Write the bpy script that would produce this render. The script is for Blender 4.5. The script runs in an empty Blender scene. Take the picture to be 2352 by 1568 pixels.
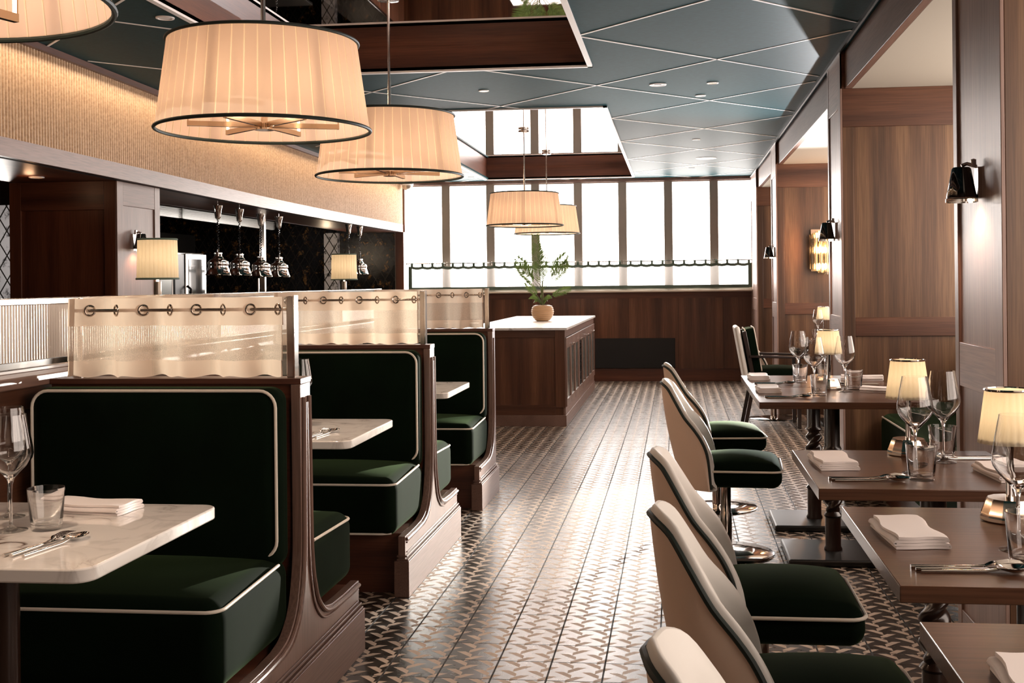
import bpy, math, random
from mathutils import Vector, Matrix
random.seed(7)
S = bpy.context.scene
C = S.collection
PI = math.pi
sin, cos = math.sin, math.cos

# ------------------------------------------------------------------ mesh building
LAST = [None]
class MB:
    def __init__(s): s.v = []; s.f = []
    def add(s, vs, fs):
        o = len(s.v); s.v += [tuple(p) for p in vs]; s.f += [tuple(i + o for i in f) for f in fs]; return s
    def bx(s, x0, x1, y0, y1, z0, z1):
        return s.add([(x0,y0,z0),(x1,y0,z0),(x1,y1,z0),(x0,y1,z0),(x0,y0,z1),(x1,y0,z1),(x1,y1,z1),(x0,y1,z1)],
                     [(0,3,2,1),(4,5,6,7),(0,1,5,4),(1,2,6,5),(2,3,7,6),(3,0,4,7)])
    def lathe(s, prof, n=32, c=(0,0,0), ell=1.0, rot=0.0):
        m = len(prof); vs = []
        for (r, z) in prof:
            for k in range(n):
                a = 2*PI*k/n + rot; vs.append((c[0]+r*cos(a), c[1]+ell*r*sin(a), c[2]+z))
        fs = [(i*n+k, i*n+(k+1)%n, (i+1)*n+(k+1)%n, (i+1)*n+k) for i in range(m-1) for k in range(n)]
        if 1e-6 < prof[0][0] < .005: fs.append(tuple(range(n-1,-1,-1)))
        if 1e-6 < prof[-1][0] < .005: fs.append(tuple((m-1)*n+k for k in range(n)))
        return s.add(vs, fs)
    def tube(s, pts, r, n=10, closed=False, caps=True):
        P = [Vector(p) for p in pts]; N = len(P); rs = r if isinstance(r, (list, tuple)) else [r]*N
        vs = []; up = None
        for i in range(N):
            if closed: t = P[(i+1)%N]-P[i-1]
            else: t = P[min(i+1,N-1)]-P[max(i-1,0)]
            t.normalize()
            if up is None:
                up = Vector((0,0,1)) if abs(t.z) < .9 else Vector((1,0,0))
            a = t.cross(up)
            if a.length < 1e-5: a = t.cross(Vector((0.3,1,0.2)))
            a.normalize(); b = a.cross(t); b.normalize(); up = b
            for k in range(n):
                q = P[i]+a*rs[i]*cos(2*PI*k/n)+b*rs[i]*sin(2*PI*k/n); vs.append(tuple(q))
        fs = []
        for i in range(N if closed else N-1):
            j = (i+1)%N
            for k in range(n): fs.append((i*n+k, j*n+k, j*n+(k+1)%n, i*n+(k+1)%n))
        if not closed and caps: fs += [tuple(range(n)), tuple((N-1)*n+k for k in range(n-1,-1,-1))]
        return s.add(vs, fs)
    def prism(s, poly, ax, a0, a1):
        n = len(poly)
        def P(p, a):
            if ax == 'x': return (a, p[0], p[1])
            if ax == 'y': return (p[0], a, p[1])
            return (p[0], p[1], a)
        vs = [P(p,a0) for p in poly]+[P(p,a1) for p in poly]
        fs = [tuple(range(n-1,-1,-1)), tuple(range(n,2*n))]+[(i,(i+1)%n,(i+1)%n+n,i+n) for i in range(n)]
        return s.add(vs, fs)
    def bar(s, p, q, w, h, up=(0,0,1)):
        p = Vector(p); q = Vector(q); t = (q-p).normalized(); a = t.cross(Vector(up))
        if a.length < 1e-4: a = t.cross(Vector((0,1,0)))
        a.normalize(); b = a.cross(t)
        vs = [tuple(o+a*i*w/2+b*j*h/2) for o in (p,q) for i,j in ((-1,-1),(1,-1),(1,1),(-1,1))]
        return s.add(vs, [(0,3,2,1),(4,5,6,7),(0,1,5,4),(1,2,6,5),(2,3,7,6),(3,0,4,7)])
    def grid(s, fn, nu, nv, cu=False):
        W = nu if cu else nu+1
        vs = [fn(i/nu, j/nv) for j in range(nv+1) for i in range(W)]
        fs = [(j*W+i, j*W+(i+1)%W, (j+1)*W+(i+1)%W, (j+1)*W+i) for j in range(nv) for i in range(nu)]
        return s.add(vs, fs)
    def rbox(s, x0, x1, y0, y1, z0, z1, r, k=4, puff=0.0, pax='z', m=6):
        c = ((x0+x1)/2,(y0+y1)/2,(z0+z1)/2); h = ((x1-x0)/2,(y1-y0)/2,(z1-z0)/2); r = min(r, min(h)*.98)
        def axv(H):
            I = H-r; t = [ -H+ r*(1-math.tan(PI/4*(1-i/k))) for i in range(k)]
            mid = [-I+2*I*i/m for i in range(m+1)]
            return t+mid+[-q for q in reversed(t)]
        A = [axv(q) for q in h]; idx = {}; vs = []; fs = []
        n = [len(a) for a in A]
        def V(i,j,l):
            key = (i,j,l)
            if key not in idx:
                p = Vector((A[0][i],A[1][j],A[2][l]))
                q = Vector([max(-(h[d]-r), min(h[d]-r, p[d])) for d in range(3)])
                d = p-q
                if d.length > 1e-9: p = q+d.normalized()*r
                if puff:
                    ux,uy,uz = p.x/h[0],p.y/h[1],p.z/h[2]
                    if pax == 'z' and uz > 0: p.z += puff*(1-ux**2)**.7*(1-uy**2)**.7 if abs(ux)<1 and abs(uy)<1 else 0
                    if pax == '-y' and uy < 0: p.y -= puff*max(0,(1-ux**2))**.7*max(0,(1-uz**2))**.7
                    if pax == '+y' and uy > 0: p.y += puff*max(0,(1-ux**2))**.7*max(0,(1-uz**2))**.7
                idx[key] = len(vs); vs.append((p.x+c[0],p.y+c[1],p.z+c[2]))
            return idx[key]
        a,b,g = n
        for i in range(a-1):
            for j in range(b-1):
                fs.append((V(i,j,0),V(i,j+1,0),V(i+1,j+1,0),V(i+1,j,0)))
                fs.append((V(i,j,g-1),V(i+1,j,g-1),V(i+1,j+1,g-1),V(i,j+1,g-1)))
        for i in range(a-1):
            for l in range(g-1):
                fs.append((V(i,0,l),V(i+1,0,l),V(i+1,0,l+1),V(i,0,l+1)))
                fs.append((V(i,b-1,l),V(i,b-1,l+1),V(i+1,b-1,l+1),V(i+1,b-1,l)))
        for j in range(b-1):
            for l in range(g-1):
                fs.append((V(0,j,l),V(0,j,l+1),V(0,j+1,l+1),V(0,j+1,l)))
                fs.append((V(a-1,j,l),V(a-1,j+1,l),V(a-1,j+1,l+1),V(a-1,j,l+1)))
        return s.add(vs, fs)
    def build(s, name, mat, parent=None, ang=35, bevel=0.0, seg=2, flat=False):
        me = bpy.data.meshes.new(name); me.from_pydata(s.v, [], s.f); me.update()
        if not flat:
            me.polygons.foreach_set('use_smooth', [True]*len(me.polygons))
            try: me.set_sharp_from_angle(angle=math.radians(ang))
            except Exception: pass
        o = bpy.data.objects.new(name, me); C.objects.link(o)
        if mat: me.materials.append(mat)
        LAST[0] = o
        if parent is not None: o.parent = parent
        if bevel:
            b = o.modifiers.new('edge', 'BEVEL'); b.width = bevel; b.segments = seg; b.limit_method = 'ANGLE'; b.angle_limit = math.radians(40)
        return o

def tag(o, label=None, cat=None, group=None, kind=None):
    if label: o['label'] = label
    if cat: o['category'] = cat
    if group: o['group'] = group
    if kind: o['kind'] = kind
    return o
def thing(name, label, cat, loc=(0,0,0), rz=0, group=None):
    o = bpy.data.objects.new(name, None); C.objects.link(o); o.empty_display_size = .1
    o.location = loc; o.rotation_euler = (0,0,rz)
    return tag(o, label, cat, group)
def struct(mb, name, mat, parent=None, **k):
    o = mb.build(name, mat, parent, **k)
    if parent is None: o['kind'] = 'structure'
    return o
def dup(root, loc, rz=None, label=None, group=None):
    def cp(o, par):
        c = o.copy(); C.objects.link(c); c.parent = par
        for ch in list(o.children): cp(ch, c)
        return c
    r = cp(root, None); r.location = loc
    if rz is not None: r.rotation_euler = (0,0,rz)
    if label: r['label'] = label
    if group: r['group'] = group
    return r
def rrect(x0,x1,y0,y1,r,n=6):
    out = []
    for cx,cy,a0 in ((x1-r,y0+r,-90),(x1-r,y1-r,0),(x0+r,y1-r,90),(x0+r,y0+r,180)):
        for i in range(n+1):
            a = math.radians(a0+90*i/n); out.append((cx+r*cos(a), cy+r*sin(a)))
    return out
def smooth_curve(pts, n):
    P = [Vector(p) for p in pts]; out = []
    P = [P[0]*2-P[1]]+P+[P[-1]*2-P[-2]]
    seg = len(P)-3
    for i in range(n+1):
        t = i/n*seg; k = min(int(t), seg-1); u = t-k
        a,b,c,d = P[k:k+4]
        out.append(.5*((2*b)+(c-a)*u+(2*a-5*b+4*c-d)*u*u+(3*b-a-3*c+d)*u**3))
    return out

# ------------------------------------------------------------------ materials
M = {}
def new(name):
    m = bpy.data.materials.new(name); m.use_nodes = True
    nt = m.node_tree; b = nt.nodes['Principled BSDF']; M[name] = m
    return m, nt, b
def pbr(name, col, rough=.5, metal=0, **k):
    m, nt, b = new(name)
    b.inputs['Base Color'].default_value = (*col, 1); b.inputs['Roughness'].default_value = rough; b.inputs['Metallic'].default_value = metal
    for a, v in k.items(): b.inputs[a.replace('_',' ')].default_value = v
    return m
def N(nt, t, **k):
    n = nt.nodes.new(t)
    for a, v in k.items():
        if a.startswith('i_'): n.inputs[a[2:].replace('_',' ')].default_value = v
        else: setattr(n, a, v)
    return n
def math_(nt, op, a, b=None, c=None):
    n = nt.nodes.new('ShaderNodeMath'); n.operation = op
    for i, x in enumerate((a,b,c)):
        if x is None: continue
        if isinstance(x, (int, float)): n.inputs[i].default_value = x
        else: nt.links.new(x, n.inputs[i])
    return n.outputs[0]
def ramp(nt, fac, stops):
    r = nt.nodes.new('ShaderNodeValToRGB'); e = r.color_ramp.elements
    while len(e) < len(stops): e.new(.5)
    for q, (p, c) in zip(e, stops): q.position = p; q.color = (*c, 1)
    nt.links.new(fac, r.inputs[0]); return r.outputs[0]
def wood(name, dark, mid, light, axis='z', rough=.35, coat=.15, band=9.0):
    m, nt, b = new(name); L = nt.links.new
    tc = N(nt, 'ShaderNodeTexCoord')
    def noise(sc, lo, det, dist=0):
        mp = N(nt, 'ShaderNodeMapping'); v = [sc, sc, sc]; v['xyz'.index(axis)] = lo; mp.inputs['Scale'].default_value = v
        L(tc.outputs['Object'], mp.inputs['Vector'])
        n = N(nt, 'ShaderNodeTexNoise'); n.inputs['Scale'].default_value = 1; n.inputs['Detail'].default_value = det; n.inputs['Distortion'].default_value = dist
        L(mp.outputs[0], n.inputs['Vector']); return n.outputs['Fac']
    a = noise(band, .35, 2.0, .3); g = noise(170, 5, 3.0)
    base = ramp(nt, a, [(.3, dark), (.5, mid), (.72, light)])
    mx = N(nt, 'ShaderNodeMix', data_type='RGBA', blend_type='MULTIPLY'); mx.inputs[0].default_value = .55
    gr = ramp(nt, g, [(.35, (.45,.42,.4)), (.62, (1,1,1))])
    L(base, mx.inputs[6]); L(gr, mx.inputs[7]); L(mx.outputs[2], b.inputs['Base Color'])
    b.inputs['Roughness'].default_value = rough; b.inputs['Coat Weight'].default_value = coat; b.inputs['Coat Roughness'].default_value = .3
    bp = N(nt, 'ShaderNodeBump'); bp.inputs['Strength'].default_value = .08; bp.inputs['Distance'].default_value = .002
    L(g, bp.inputs['Height']); L(bp.outputs[0], b.inputs['Normal'])
    return m
def velvet(name, col, sheen, srough=.35):
    m, nt, b = new(name); L = nt.links.new
    tc = N(nt, 'ShaderNodeTexCoord'); n = N(nt, 'ShaderNodeTexNoise'); n.inputs['Scale'].default_value = 6; n.inputs['Detail'].default_value = 4
    L(tc.outputs['Object'], n.inputs['Vector'])
    L(ramp(nt, n.outputs['Fac'], [(.3, tuple(c*.75 for c in col)), (.7, tuple(c*1.3 for c in col))]), b.inputs['Base Color'])
    b.inputs['Roughness'].default_value = .9; b.inputs['Specular IOR Level'].default_value = .08
    b.inputs['Sheen Weight'].default_value = .20; b.inputs['Sheen Roughness'].default_value = srough; b.inputs['Sheen Tint'].default_value = (*sheen, 1)
    return m

wood('wood_z', (.058,.021,.011), (.112,.043,.022), (.19,.083,.042), 'z')
wood('wood_x', (.058,.021,.011), (.112,.043,.022), (.19,.083,.042), 'x')
wood('wood_y', (.058,.021,.011), (.112,.043,.022), (.19,.083,.042), 'y')
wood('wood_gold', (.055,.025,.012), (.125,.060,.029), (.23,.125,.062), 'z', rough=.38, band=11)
wood('wood_pink', (.16,.088,.066), (.21,.122,.092), (.27,.162,.125), 'z', rough=.38, coat=.15, band=4)  # paler pink wood: light on the side faces put into the colour
wood('wood_pink_lit_y', (.15,.082,.062), (.20,.115,.088), (.26,.155,.12), 'y', rough=.42, coat=.1, band=4)
wood('wood_pillar', (.30,.19,.155), (.38,.25,.205), (.46,.31,.26), 'z', rough=.42, coat=.25, band=4)  # lightest copy for pillar fronts, window light painted into the wood
wood('wood_pillar_lit_y', (.28,.175,.14), (.36,.235,.19), (.44,.29,.24), 'y', rough=.42, coat=.25, band=4)
wood('wood_red', (.07,.019,.009), (.115,.034,.015), (.17,.054,.024), 'z', rough=.4)
wood('wood_red_x', (.06,.018,.010), (.11,.034,.017), (.16,.055,.028), 'x', rough=.4)
wood('wood_red_y', (.06,.018,.010), (.11,.034,.017), (.16,.055,.028), 'y', rough=.4)
wood('table_wood', (.065,.026,.013), (.10,.042,.021), (.15,.066,.034), 'x', rough=.27, coat=.35, band=3)
pbr('turned_wood', (.018,.007,.004), .28, 0, Coat_Weight=.4, Coat_Roughness=.15)
velvet('velvet', (.0016,.0056,.0020), (.30,.48,.20), .3)
pbr('piping', (.78,.70,.60), .6)
pbr('dark_piping', (.004,.012,.008), .6)
pbr('chrome', (.80,.77,.74), .07, 1)
pbr('chrome_soft', (.72,.69,.66), .16, 1)
pbr('nickel', (.55,.48,.42), .13, 1)
pbr('gold', (.80,.60,.42), .14, 1)
pbr('frame_metal', (.50,.40,.30), .16, 1)
pbr('base_metal', (.86,.74,.62), .12, 1)
pbr('black_metal', (.012,.011,.011), .3, .3)
pbr('gloss_black', (.008,.007,.007), .08, 0, Coat_Weight=1.0)
pbr('cast_black', (.012,.011,.010), .38)
pbr('plaster', (.44,.41,.35), .75)
pbr('white_trim', (.75,.72,.70), .4)
pbr('leather_outer', (.74,.56,.44), .55)
pbr('leather_inner', (.76,.73,.68), .5)
pbr('mullion', (.26,.23,.20), .5)
pbr('sill', (.62,.55,.46), .5)
pbr('dark_void', (.006,.006,.006), .7)
pbr('steel', (.55,.55,.53), .3, 1)
pbr('mirror', (.86,.80,.78), .015, 1)
pbr('napkin', (.84,.75,.71), .85, 0, Sheen_Weight=.3)
pbr('napkin_hem', (.74,.68,.64), .85)
pbr('green_trim', (.09,.13,.10), .8)
pbr('pot', (.52,.33,.18), .45)
pbr('soil', (.02,.013,.008), .95)
pbr('stalk', (.12,.13,.05), .6)
def glass(name, rough=0.0, tint=(1,1,1)):
    m, nt, b = new(name)
    b.inputs['Base Color'].default_value = (*tint,1); b.inputs['Roughness'].default_value = rough
    b.inputs['Transmission Weight'].default_value = 1; b.inputs['IOR'].default_value = 1.47
    return m
glass('crystal', .12, (1,.93,.80))
# drinking glasses: thin clear walls, partly refracting
def clear_glass():
    glass('glass')
    m = bpy.data.materials.new('glass_foot'); m.use_nodes = True; nt = m.node_tree; M['glass_foot'] = m; L = nt.links.new; nt.nodes.remove(nt.nodes['Principled BSDF'])
    out = nt.nodes['Material Output']; lw = N(nt,'ShaderNodeLayerWeight'); lw.inputs[0].default_value = .5
    f = math_(nt,'MULTIPLY_ADD', math_(nt,'POWER', lw.outputs['Facing'], 3.0), .8, .05)
    tr = N(nt,'ShaderNodeBsdfTransparent'); gl = N(nt,'ShaderNodeBsdfGlossy'); gl.inputs['Roughness'].default_value = .02
    a = N(nt,'ShaderNodeMixShader'); L(f, a.inputs[0]); L(tr.outputs[0], a.inputs[1]); L(gl.outputs[0], a.inputs[2]); L(a.outputs[0], out.inputs['Surface'])
clear_glass()
pbr('screen_glass', (.34,.29,.245), .30, .6)
def mixmat(name, build):
    m = bpy.data.materials.new(name); m.use_nodes = True; nt = m.node_tree; nt.nodes.remove(nt.nodes['Principled BSDF'])
    out = nt.nodes['Material Output']; nt.links.new(build(nt), out.inputs['Surface']); M[name] = m
def sh(nt, t, col=None, **k):
    n = nt.nodes.new(t)
    if col is not None: n.inputs['Color'].default_value = (*col,1)
    for a, v in k.items(): n.inputs[a].default_value = v
    return n.outputs[0]
def mix(nt, f, a, b):
    n = nt.nodes.new('ShaderNodeMixShader')
    if isinstance(f, (int,float)): n.inputs[0].default_value = f
    else: nt.links.new(f, n.inputs[0])
    nt.links.new(a, n.inputs[1]); nt.links.new(b, n.inputs[2]); return n.outputs[0]
# pleated silk: lets half of the bulb light through
mixmat('shade', lambda nt: mix(nt, .36, sh(nt,'ShaderNodeBsdfDiffuse',(.62,.46,.36)), sh(nt,'ShaderNodeBsdfTranslucent',(.92,.69,.50))))
mixmat('shade_gap', lambda nt: mix(nt, .52, sh(nt,'ShaderNodeBsdfDiffuse',(.70,.54,.40)), sh(nt,'ShaderNodeBsdfTranslucent',(.95,.78,.55))))
mixmat('shade_small', lambda nt: mix(nt, .55, sh(nt,'ShaderNodeBsdfDiffuse',(.86,.76,.58)), sh(nt,'ShaderNodeBsdfTranslucent',(.95,.83,.60))))
mixmat('linen', lambda nt: mix(nt, .42, sh(nt,'ShaderNodeBsdfDiffuse',(.72,.57,.46)), sh(nt,'ShaderNodeBsdfTranslucent',(.80,.64,.50))))
mixmat('thin_glass', lambda nt: mix(nt, .07, sh(nt,'ShaderNodeBsdfTransparent',(.97,.98,.97)), sh(nt,'ShaderNodeBsdfGlossy',(1,1,1),Roughness=.01)))
def sheer_nodes(nt):
    tc = N(nt,'ShaderNodeTexCoord'); mp = N(nt,'ShaderNodeMapping'); mp.inputs['Scale'].default_value = (900,900,900)
    nt.links.new(tc.outputs['Object'], mp.inputs[0]); n = N(nt,'ShaderNodeTexNoise'); n.inputs['Scale'].default_value = 1
    nt.links.new(mp.outputs[0], n.inputs['Vector'])
    f = ramp(nt, n.outputs['Fac'], [(.40,(.12,)*3),(.62,(.55,)*3)])
    cl = mix(nt, .45, sh(nt,'ShaderNodeBsdfDiffuse',(.74,.58,.47)), sh(nt,'ShaderNodeBsdfTranslucent',(.82,.68,.54)))
    return mix(nt, f, cl, sh(nt,'ShaderNodeBsdfTransparent',(1,1,1)))
mixmat('linen_sheer', sheer_nodes)
mixmat('cafe_sheer', lambda nt: mix(nt, .35, mix(nt, .7, sh(nt,'ShaderNodeBsdfDiffuse',(.80,.78,.75)), sh(nt,'ShaderNodeBsdfTranslucent',(.22,.21,.20))), sh(nt,'ShaderNodeBsdfTransparent',(1,1,1))))
def emit(name, col, st): mixmat(name, lambda nt: sh(nt,'ShaderNodeEmission',col,Strength=st))
WIN = 13.0
emit('daylight', (1.0,.92,.865), WIN)
emit('daylight_side', (1.0,.83,.72), 4.2)
emit('bulb', (1.0,.80,.58), 14)
emit('bulb_hot', (1.0,.74,.42), 55)
emit('bulb_small', (1.0,.80,.60), 2.4)
emit('led', (1.0,.70,.42), 10)
emit('spot_face', (1.0,.72,.48), 3)
# floor tiles
def floor_mat():
    m, nt, b = new('tiles'); L = nt.links.new
    geo = N(nt,'ShaderNodeNewGeometry'); sp = N(nt,'ShaderNodeSeparateXYZ'); L(geo.outputs['Position'], sp.inputs[0])
    TX, TY = .183, .1812; X0, Y0 = -.253, 4.033
    x = math_(nt,'DIVIDE', math_(nt,'SUBTRACT', sp.outputs['X'], X0), TX); y = math_(nt,'DIVIDE', math_(nt,'SUBTRACT', sp.outputs['Y'], Y0), -TY)
    u = math_(nt,'ADD', math_(nt,'MULTIPLY', x, 2), 10.8); v = math_(nt,'ADD', math_(nt,'MULTIPLY', y, 2), 200.96)
    def piece(u, v):
        fu = math_(nt,'FRACT',u); fv = math_(nt,'FRACT',v); d = math_(nt,'SUBTRACT',fu,fv)
        a = math_(nt,'LESS_THAN',fu,.66); b1 = math_(nt,'GREATER_THAN',d,0); b2 = math_(nt,'LESS_THAN',d,.34)
        return math_(nt,'MULTIPLY',a,math_(nt,'MULTIPLY',b1,b2))
    A = piece(u, v); B = piece(math_(nt,'SUBTRACT',301.15,u), math_(nt,'SUBTRACT',v,.5)); mask = math_(nt,'MAXIMUM',A,B)
    tx = math_(nt,'ABSOLUTE', math_(nt,'SUBTRACT', math_(nt,'FRACT', math_(nt,'ADD',x,50.5)), .5)); ty = math_(nt,'ABSOLUTE', math_(nt,'SUBTRACT', math_(nt,'FRACT', math_(nt,'ADD',y,100.5)), .5))
    gr = math_(nt,'MAXIMUM', math_(nt,'LESS_THAN',tx,.017), math_(nt,'LESS_THAN',ty,.013))
    nz = N(nt,'ShaderNodeTexNoise'); nz.inputs['Scale'].default_value = 14; nz.inputs['Detail'].default_value = 5; L(geo.outputs['Position'], nz.inputs['Vector'])
    dk = ramp(nt, nz.outputs['Fac'], [(.3,(.018,.014,.011)),(.7,(.05,.038,.029))]); lt = ramp(nt, nz.outputs['Fac'], [(.3,(.48,.37,.285)),(.7,(.60,.47,.37))])
    m1 = N(nt,'ShaderNodeMix', data_type='RGBA'); L(mask, m1.inputs[0]); L(dk, m1.inputs[6]); L(lt, m1.inputs[7])
    m2 = N(nt,'ShaderNodeMix', data_type='RGBA'); L(gr, m2.inputs[0]); L(m1.outputs[2], m2.inputs[6]); m2.inputs[7].default_value = (.008,.006,.005,1)
    L(m2.outputs[2], b.inputs['Base Color'])
    r = math_(nt,'ADD', math_(nt,'MULTIPLY', mask, .28), math_(nt,'ADD', .23, math_(nt,'MULTIPLY', nz.outputs['Fac'], .10)))
    r = math_(nt,'ADD', r, math_(nt,'MULTIPLY', gr, .5)); L(r, b.inputs['Roughness'])
    b.inputs['Specular IOR Level'].default_value = 1.0
    bp = N(nt,'ShaderNodeBump'); bp.inputs['Distance'].default_value = .002; bp.inputs['Strength'].default_value = .5; bp.invert = True
    L(gr, bp.inputs['Height']); L(bp.outputs[0], b.inputs['Normal'])
floor_mat()
def ceil_mat():
    m, nt, b = new('teal_panel'); L = nt.links.new
    geo = N(nt,'ShaderNodeNewGeometry'); mp = N(nt,'ShaderNodeMapping'); mp.inputs['Scale'].default_value = (30,140,30); L(geo.outputs['Position'], mp.inputs[0])
    nz = N(nt,'ShaderNodeTexNoise'); nz.inputs['Scale'].default_value = 1; nz.inputs['Detail'].default_value = 4; L(mp.outputs[0], nz.inputs['Vector'])
    L(ramp(nt, nz.outputs['Fac'], [(.3,(.006,.032,.039)),(.7,(.012,.052,.060))]), b.inputs['Base Color'])
    b.inputs['Roughness'].default_value = .5; b.inputs['Specular IOR Level'].default_value = .03
ceil_mat()
def marble(name, base, vein):
    m, nt, b = new(name); L = nt.links.new
    geo = N(nt,'ShaderNodeTexCoord'); n1 = N(nt,'ShaderNodeTexNoise'); n1.inputs['Scale'].default_value = 6; n1.inputs['Detail'].default_value = 8; n1.inputs['Distortion'].default_value = 1.2
    L(geo.outputs['Object'], n1.inputs['Vector'])
    a = math_(nt,'ABSOLUTE', math_(nt,'SUBTRACT', n1.outputs['Fac'], .5))
    n2 = N(nt,'ShaderNodeTexNoise'); n2.inputs['Scale'].default_value = 4; L(geo.outputs['Object'], n2.inputs['Vector'])
    k = math_(nt,'ADD', a, math_(nt,'MULTIPLY', math_(nt,'SUBTRACT', .62, n2.outputs['Fac']), .25))
    L(ramp(nt, k, [(.0, vein),(.03, tuple(.8*q+.2*w for q,w in zip(base,vein))),(.10, base)]), b.inputs['Base Color'])
    b.inputs['Roughness'].default_value = .07
marble('marble_honed', (.82,.80,.78), (.45,.42,.40)); M['marble_honed'].node_tree.nodes['Principled BSDF'].inputs['Roughness'].default_value = .30
marble('marble', (.76,.71,.66), (.17,.12,.10))
def tile_wall(name, c1, c2, thr, rough):
    m, nt, b = new(name); L = nt.links.new
    tc = N(nt,'ShaderNodeNewGeometry'); sp = N(nt,'ShaderNodeSeparateXYZ'); L(tc.outputs['Position'], sp.inputs[0])
    h = math_(nt,'ADD', sp.outputs['X'], sp.outputs['Y'])
    p = math_(nt,'DIVIDE', math_(nt,'ADD', h, math_(nt,'MULTIPLY', sp.outputs['Z'], .62)), .13); q = math_(nt,'DIVIDE', math_(nt,'SUBTRACT', h, math_(nt,'MULTIPLY', sp.outputs['Z'], .62)), .13)
    def ln(w): return math_(nt,'LESS_THAN', math_(nt,'ABSOLUTE', math_(nt,'SUBTRACT', math_(nt,'FRACT', math_(nt,'ADD', w, 100.0)), .5)), .05)
    g = math_(nt,'MAXIMUM', ln(p), ln(q))
    nz = N(nt,'ShaderNodeTexNoise'); nz.inputs['Scale'].default_value = 9; nz.inputs['Detail'].default_value = 9; nz.inputs['Roughness'].default_value = .7; L(tc.outputs['Position'], nz.inputs['Vector'])
    col = ramp(nt, nz.outputs['Fac'], [(thr-.05, c1),(thr+.05, c2)])
    mx = N(nt,'ShaderNodeMix', data_type='RGBA'); L(g, mx.inputs[0]); L(col, mx.inputs[6]); mx.inputs[7].default_value = (.022,.018,.015,1); L(mx.outputs[2], b.inputs['Base Color'])
    b.inputs['Roughness'].default_value = rough
    bp = N(nt,'ShaderNodeBump'); bp.inputs['Distance'].default_value = .01; bp.inputs['Strength'].default_value = .6; L(nz.outputs['Fac'], bp.inputs['Height']); L(bp.outputs[0], b.inputs['Normal'])
tile_wall('black_tile', (.004,.004,.004), (.22,.11,.035), .60, .10)
tile_wall('pale_lit_tile', (.05,.05,.055), (.80,.80,.83), .42, .15)  # window glare on the dark glossy tiles put into a pale colour
def ribmat():
    m, nt, b = new('rib'); L = nt.links.new
    tc = N(nt,'ShaderNodeNewGeometry'); nz = N(nt,'ShaderNodeTexNoise'); nz.inputs['Scale'].default_value = 60; nz.inputs['Detail'].default_value = 3; L(tc.outputs['Position'], nz.inputs['Vector'])
    L(ramp(nt, nz.outputs['Fac'], [(.35,(.46,.30,.18)),(.65,(.62,.43,.27))]), b.inputs['Base Color']); b.inputs['Roughness'].default_value = .35
ribmat()
def leafmat():
    m = bpy.data.materials.new('leaf'); m.use_nodes = True; nt = m.node_tree; M['leaf'] = m; L = nt.links.new; b = nt.nodes['Principled BSDF']
    tc = N(nt,'ShaderNodeTexCoord'); nz = N(nt,'ShaderNodeTexNoise'); nz.inputs['Scale'].default_value = 25; L(tc.outputs['Object'], nz.inputs['Vector'])
    c = ramp(nt, nz.outputs['Fac'], [(.35,(.05,.10,.03)),(.65,(.14,.21,.07))]); L(c, b.inputs['Base Color']); b.inputs['Roughness'].default_value = .4
    t = N(nt,'ShaderNodeBsdfTranslucent'); t.inputs[0].default_value = (.10,.16,.03,1)
    x = N(nt,'ShaderNodeMixShader'); x.inputs[0].default_value = .3; L(b.outputs[0], x.inputs[1]); L(t.outputs[0], x.inputs[2]); L(x.outputs[0], nt.nodes['Material Output'].inputs['Surface'])
leafmat()
def antique():
    m, nt, b = new('antique_glass'); L = nt.links.new
    tc = N(nt,'ShaderNodeTexCoord'); nz = N(nt,'ShaderNodeTexNoise'); nz.inputs['Scale'].default_value = 45; nz.inputs['Detail'].default_value = 6; L(tc.outputs['Object'], nz.inputs['Vector'])
    L(ramp(nt, nz.outputs['Fac'], [(.4,(.10,.11,.10)),(.6,(.42,.46,.44))]), b.inputs['Base Color']); b.inputs['Roughness'].default_value = .22; b.inputs['Metallic'].default_value = .7
antique()

# ------------------------------------------------------------------ camera
F, PSI, RHO, PX, PY = 2600., math.atan(.113), .0105, 1259., 648.
cam = bpy.data.cameras.new('camera'); co = bpy.data.objects.new('camera', cam); C.objects.link(co); S.camera = co
cam.sensor_width = 36; cam.sensor_fit = 'HORIZONTAL'; cam.lens = F/2352*36
cam.shift_x = -(PX-1176)/2352; cam.shift_y = -(784-PY)/2352
cam.clip_start = .05; cam.clip_end = 100
co.matrix_world = Matrix.Translation((0,0,1.3)) @ Matrix.Rotation(PSI,4,'Z') @ Matrix.Rotation(PI/2,4,'X') @ Matrix.Rotation(-RHO,4,'Z')
S.view_settings.view_transform = 'Standard'; S.view_settings.look = 'None'; S.view_settings.gamma = 1; S.view_settings.exposure = 0.3
S.cycles.max_bounces = 8; S.cycles.diffuse_bounces = 3; S.cycles.glossy_bounces = 4; S.cycles.transmission_bounces = 8; S.cycles.transparent_max_bounces = 8
w = bpy.data.worlds.new('world'); S.world = w; w.use_nodes = True
w.node_tree.nodes['Background'].inputs[0].default_value = (.9,.8,.7,1); w.node_tree.nodes['Background'].inputs[1].default_value = .004

def light(kind, loc, energy, col=(1,.75,.5), size=.05, rot=None, **k):
    l = bpy.data.lights.new(kind.lower()+'_light', kind); l.energy = energy; l.color = col
    if kind == 'AREA': l.size = size; 
    else: l.shadow_soft_size = size
    for a, v in k.items(): setattr(l, a, v)
    o = bpy.data.objects.new(kind.lower()+'_light', l); C.objects.link(o); o.location = loc
    if rot: o.rotation_euler = rot
    return o

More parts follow.
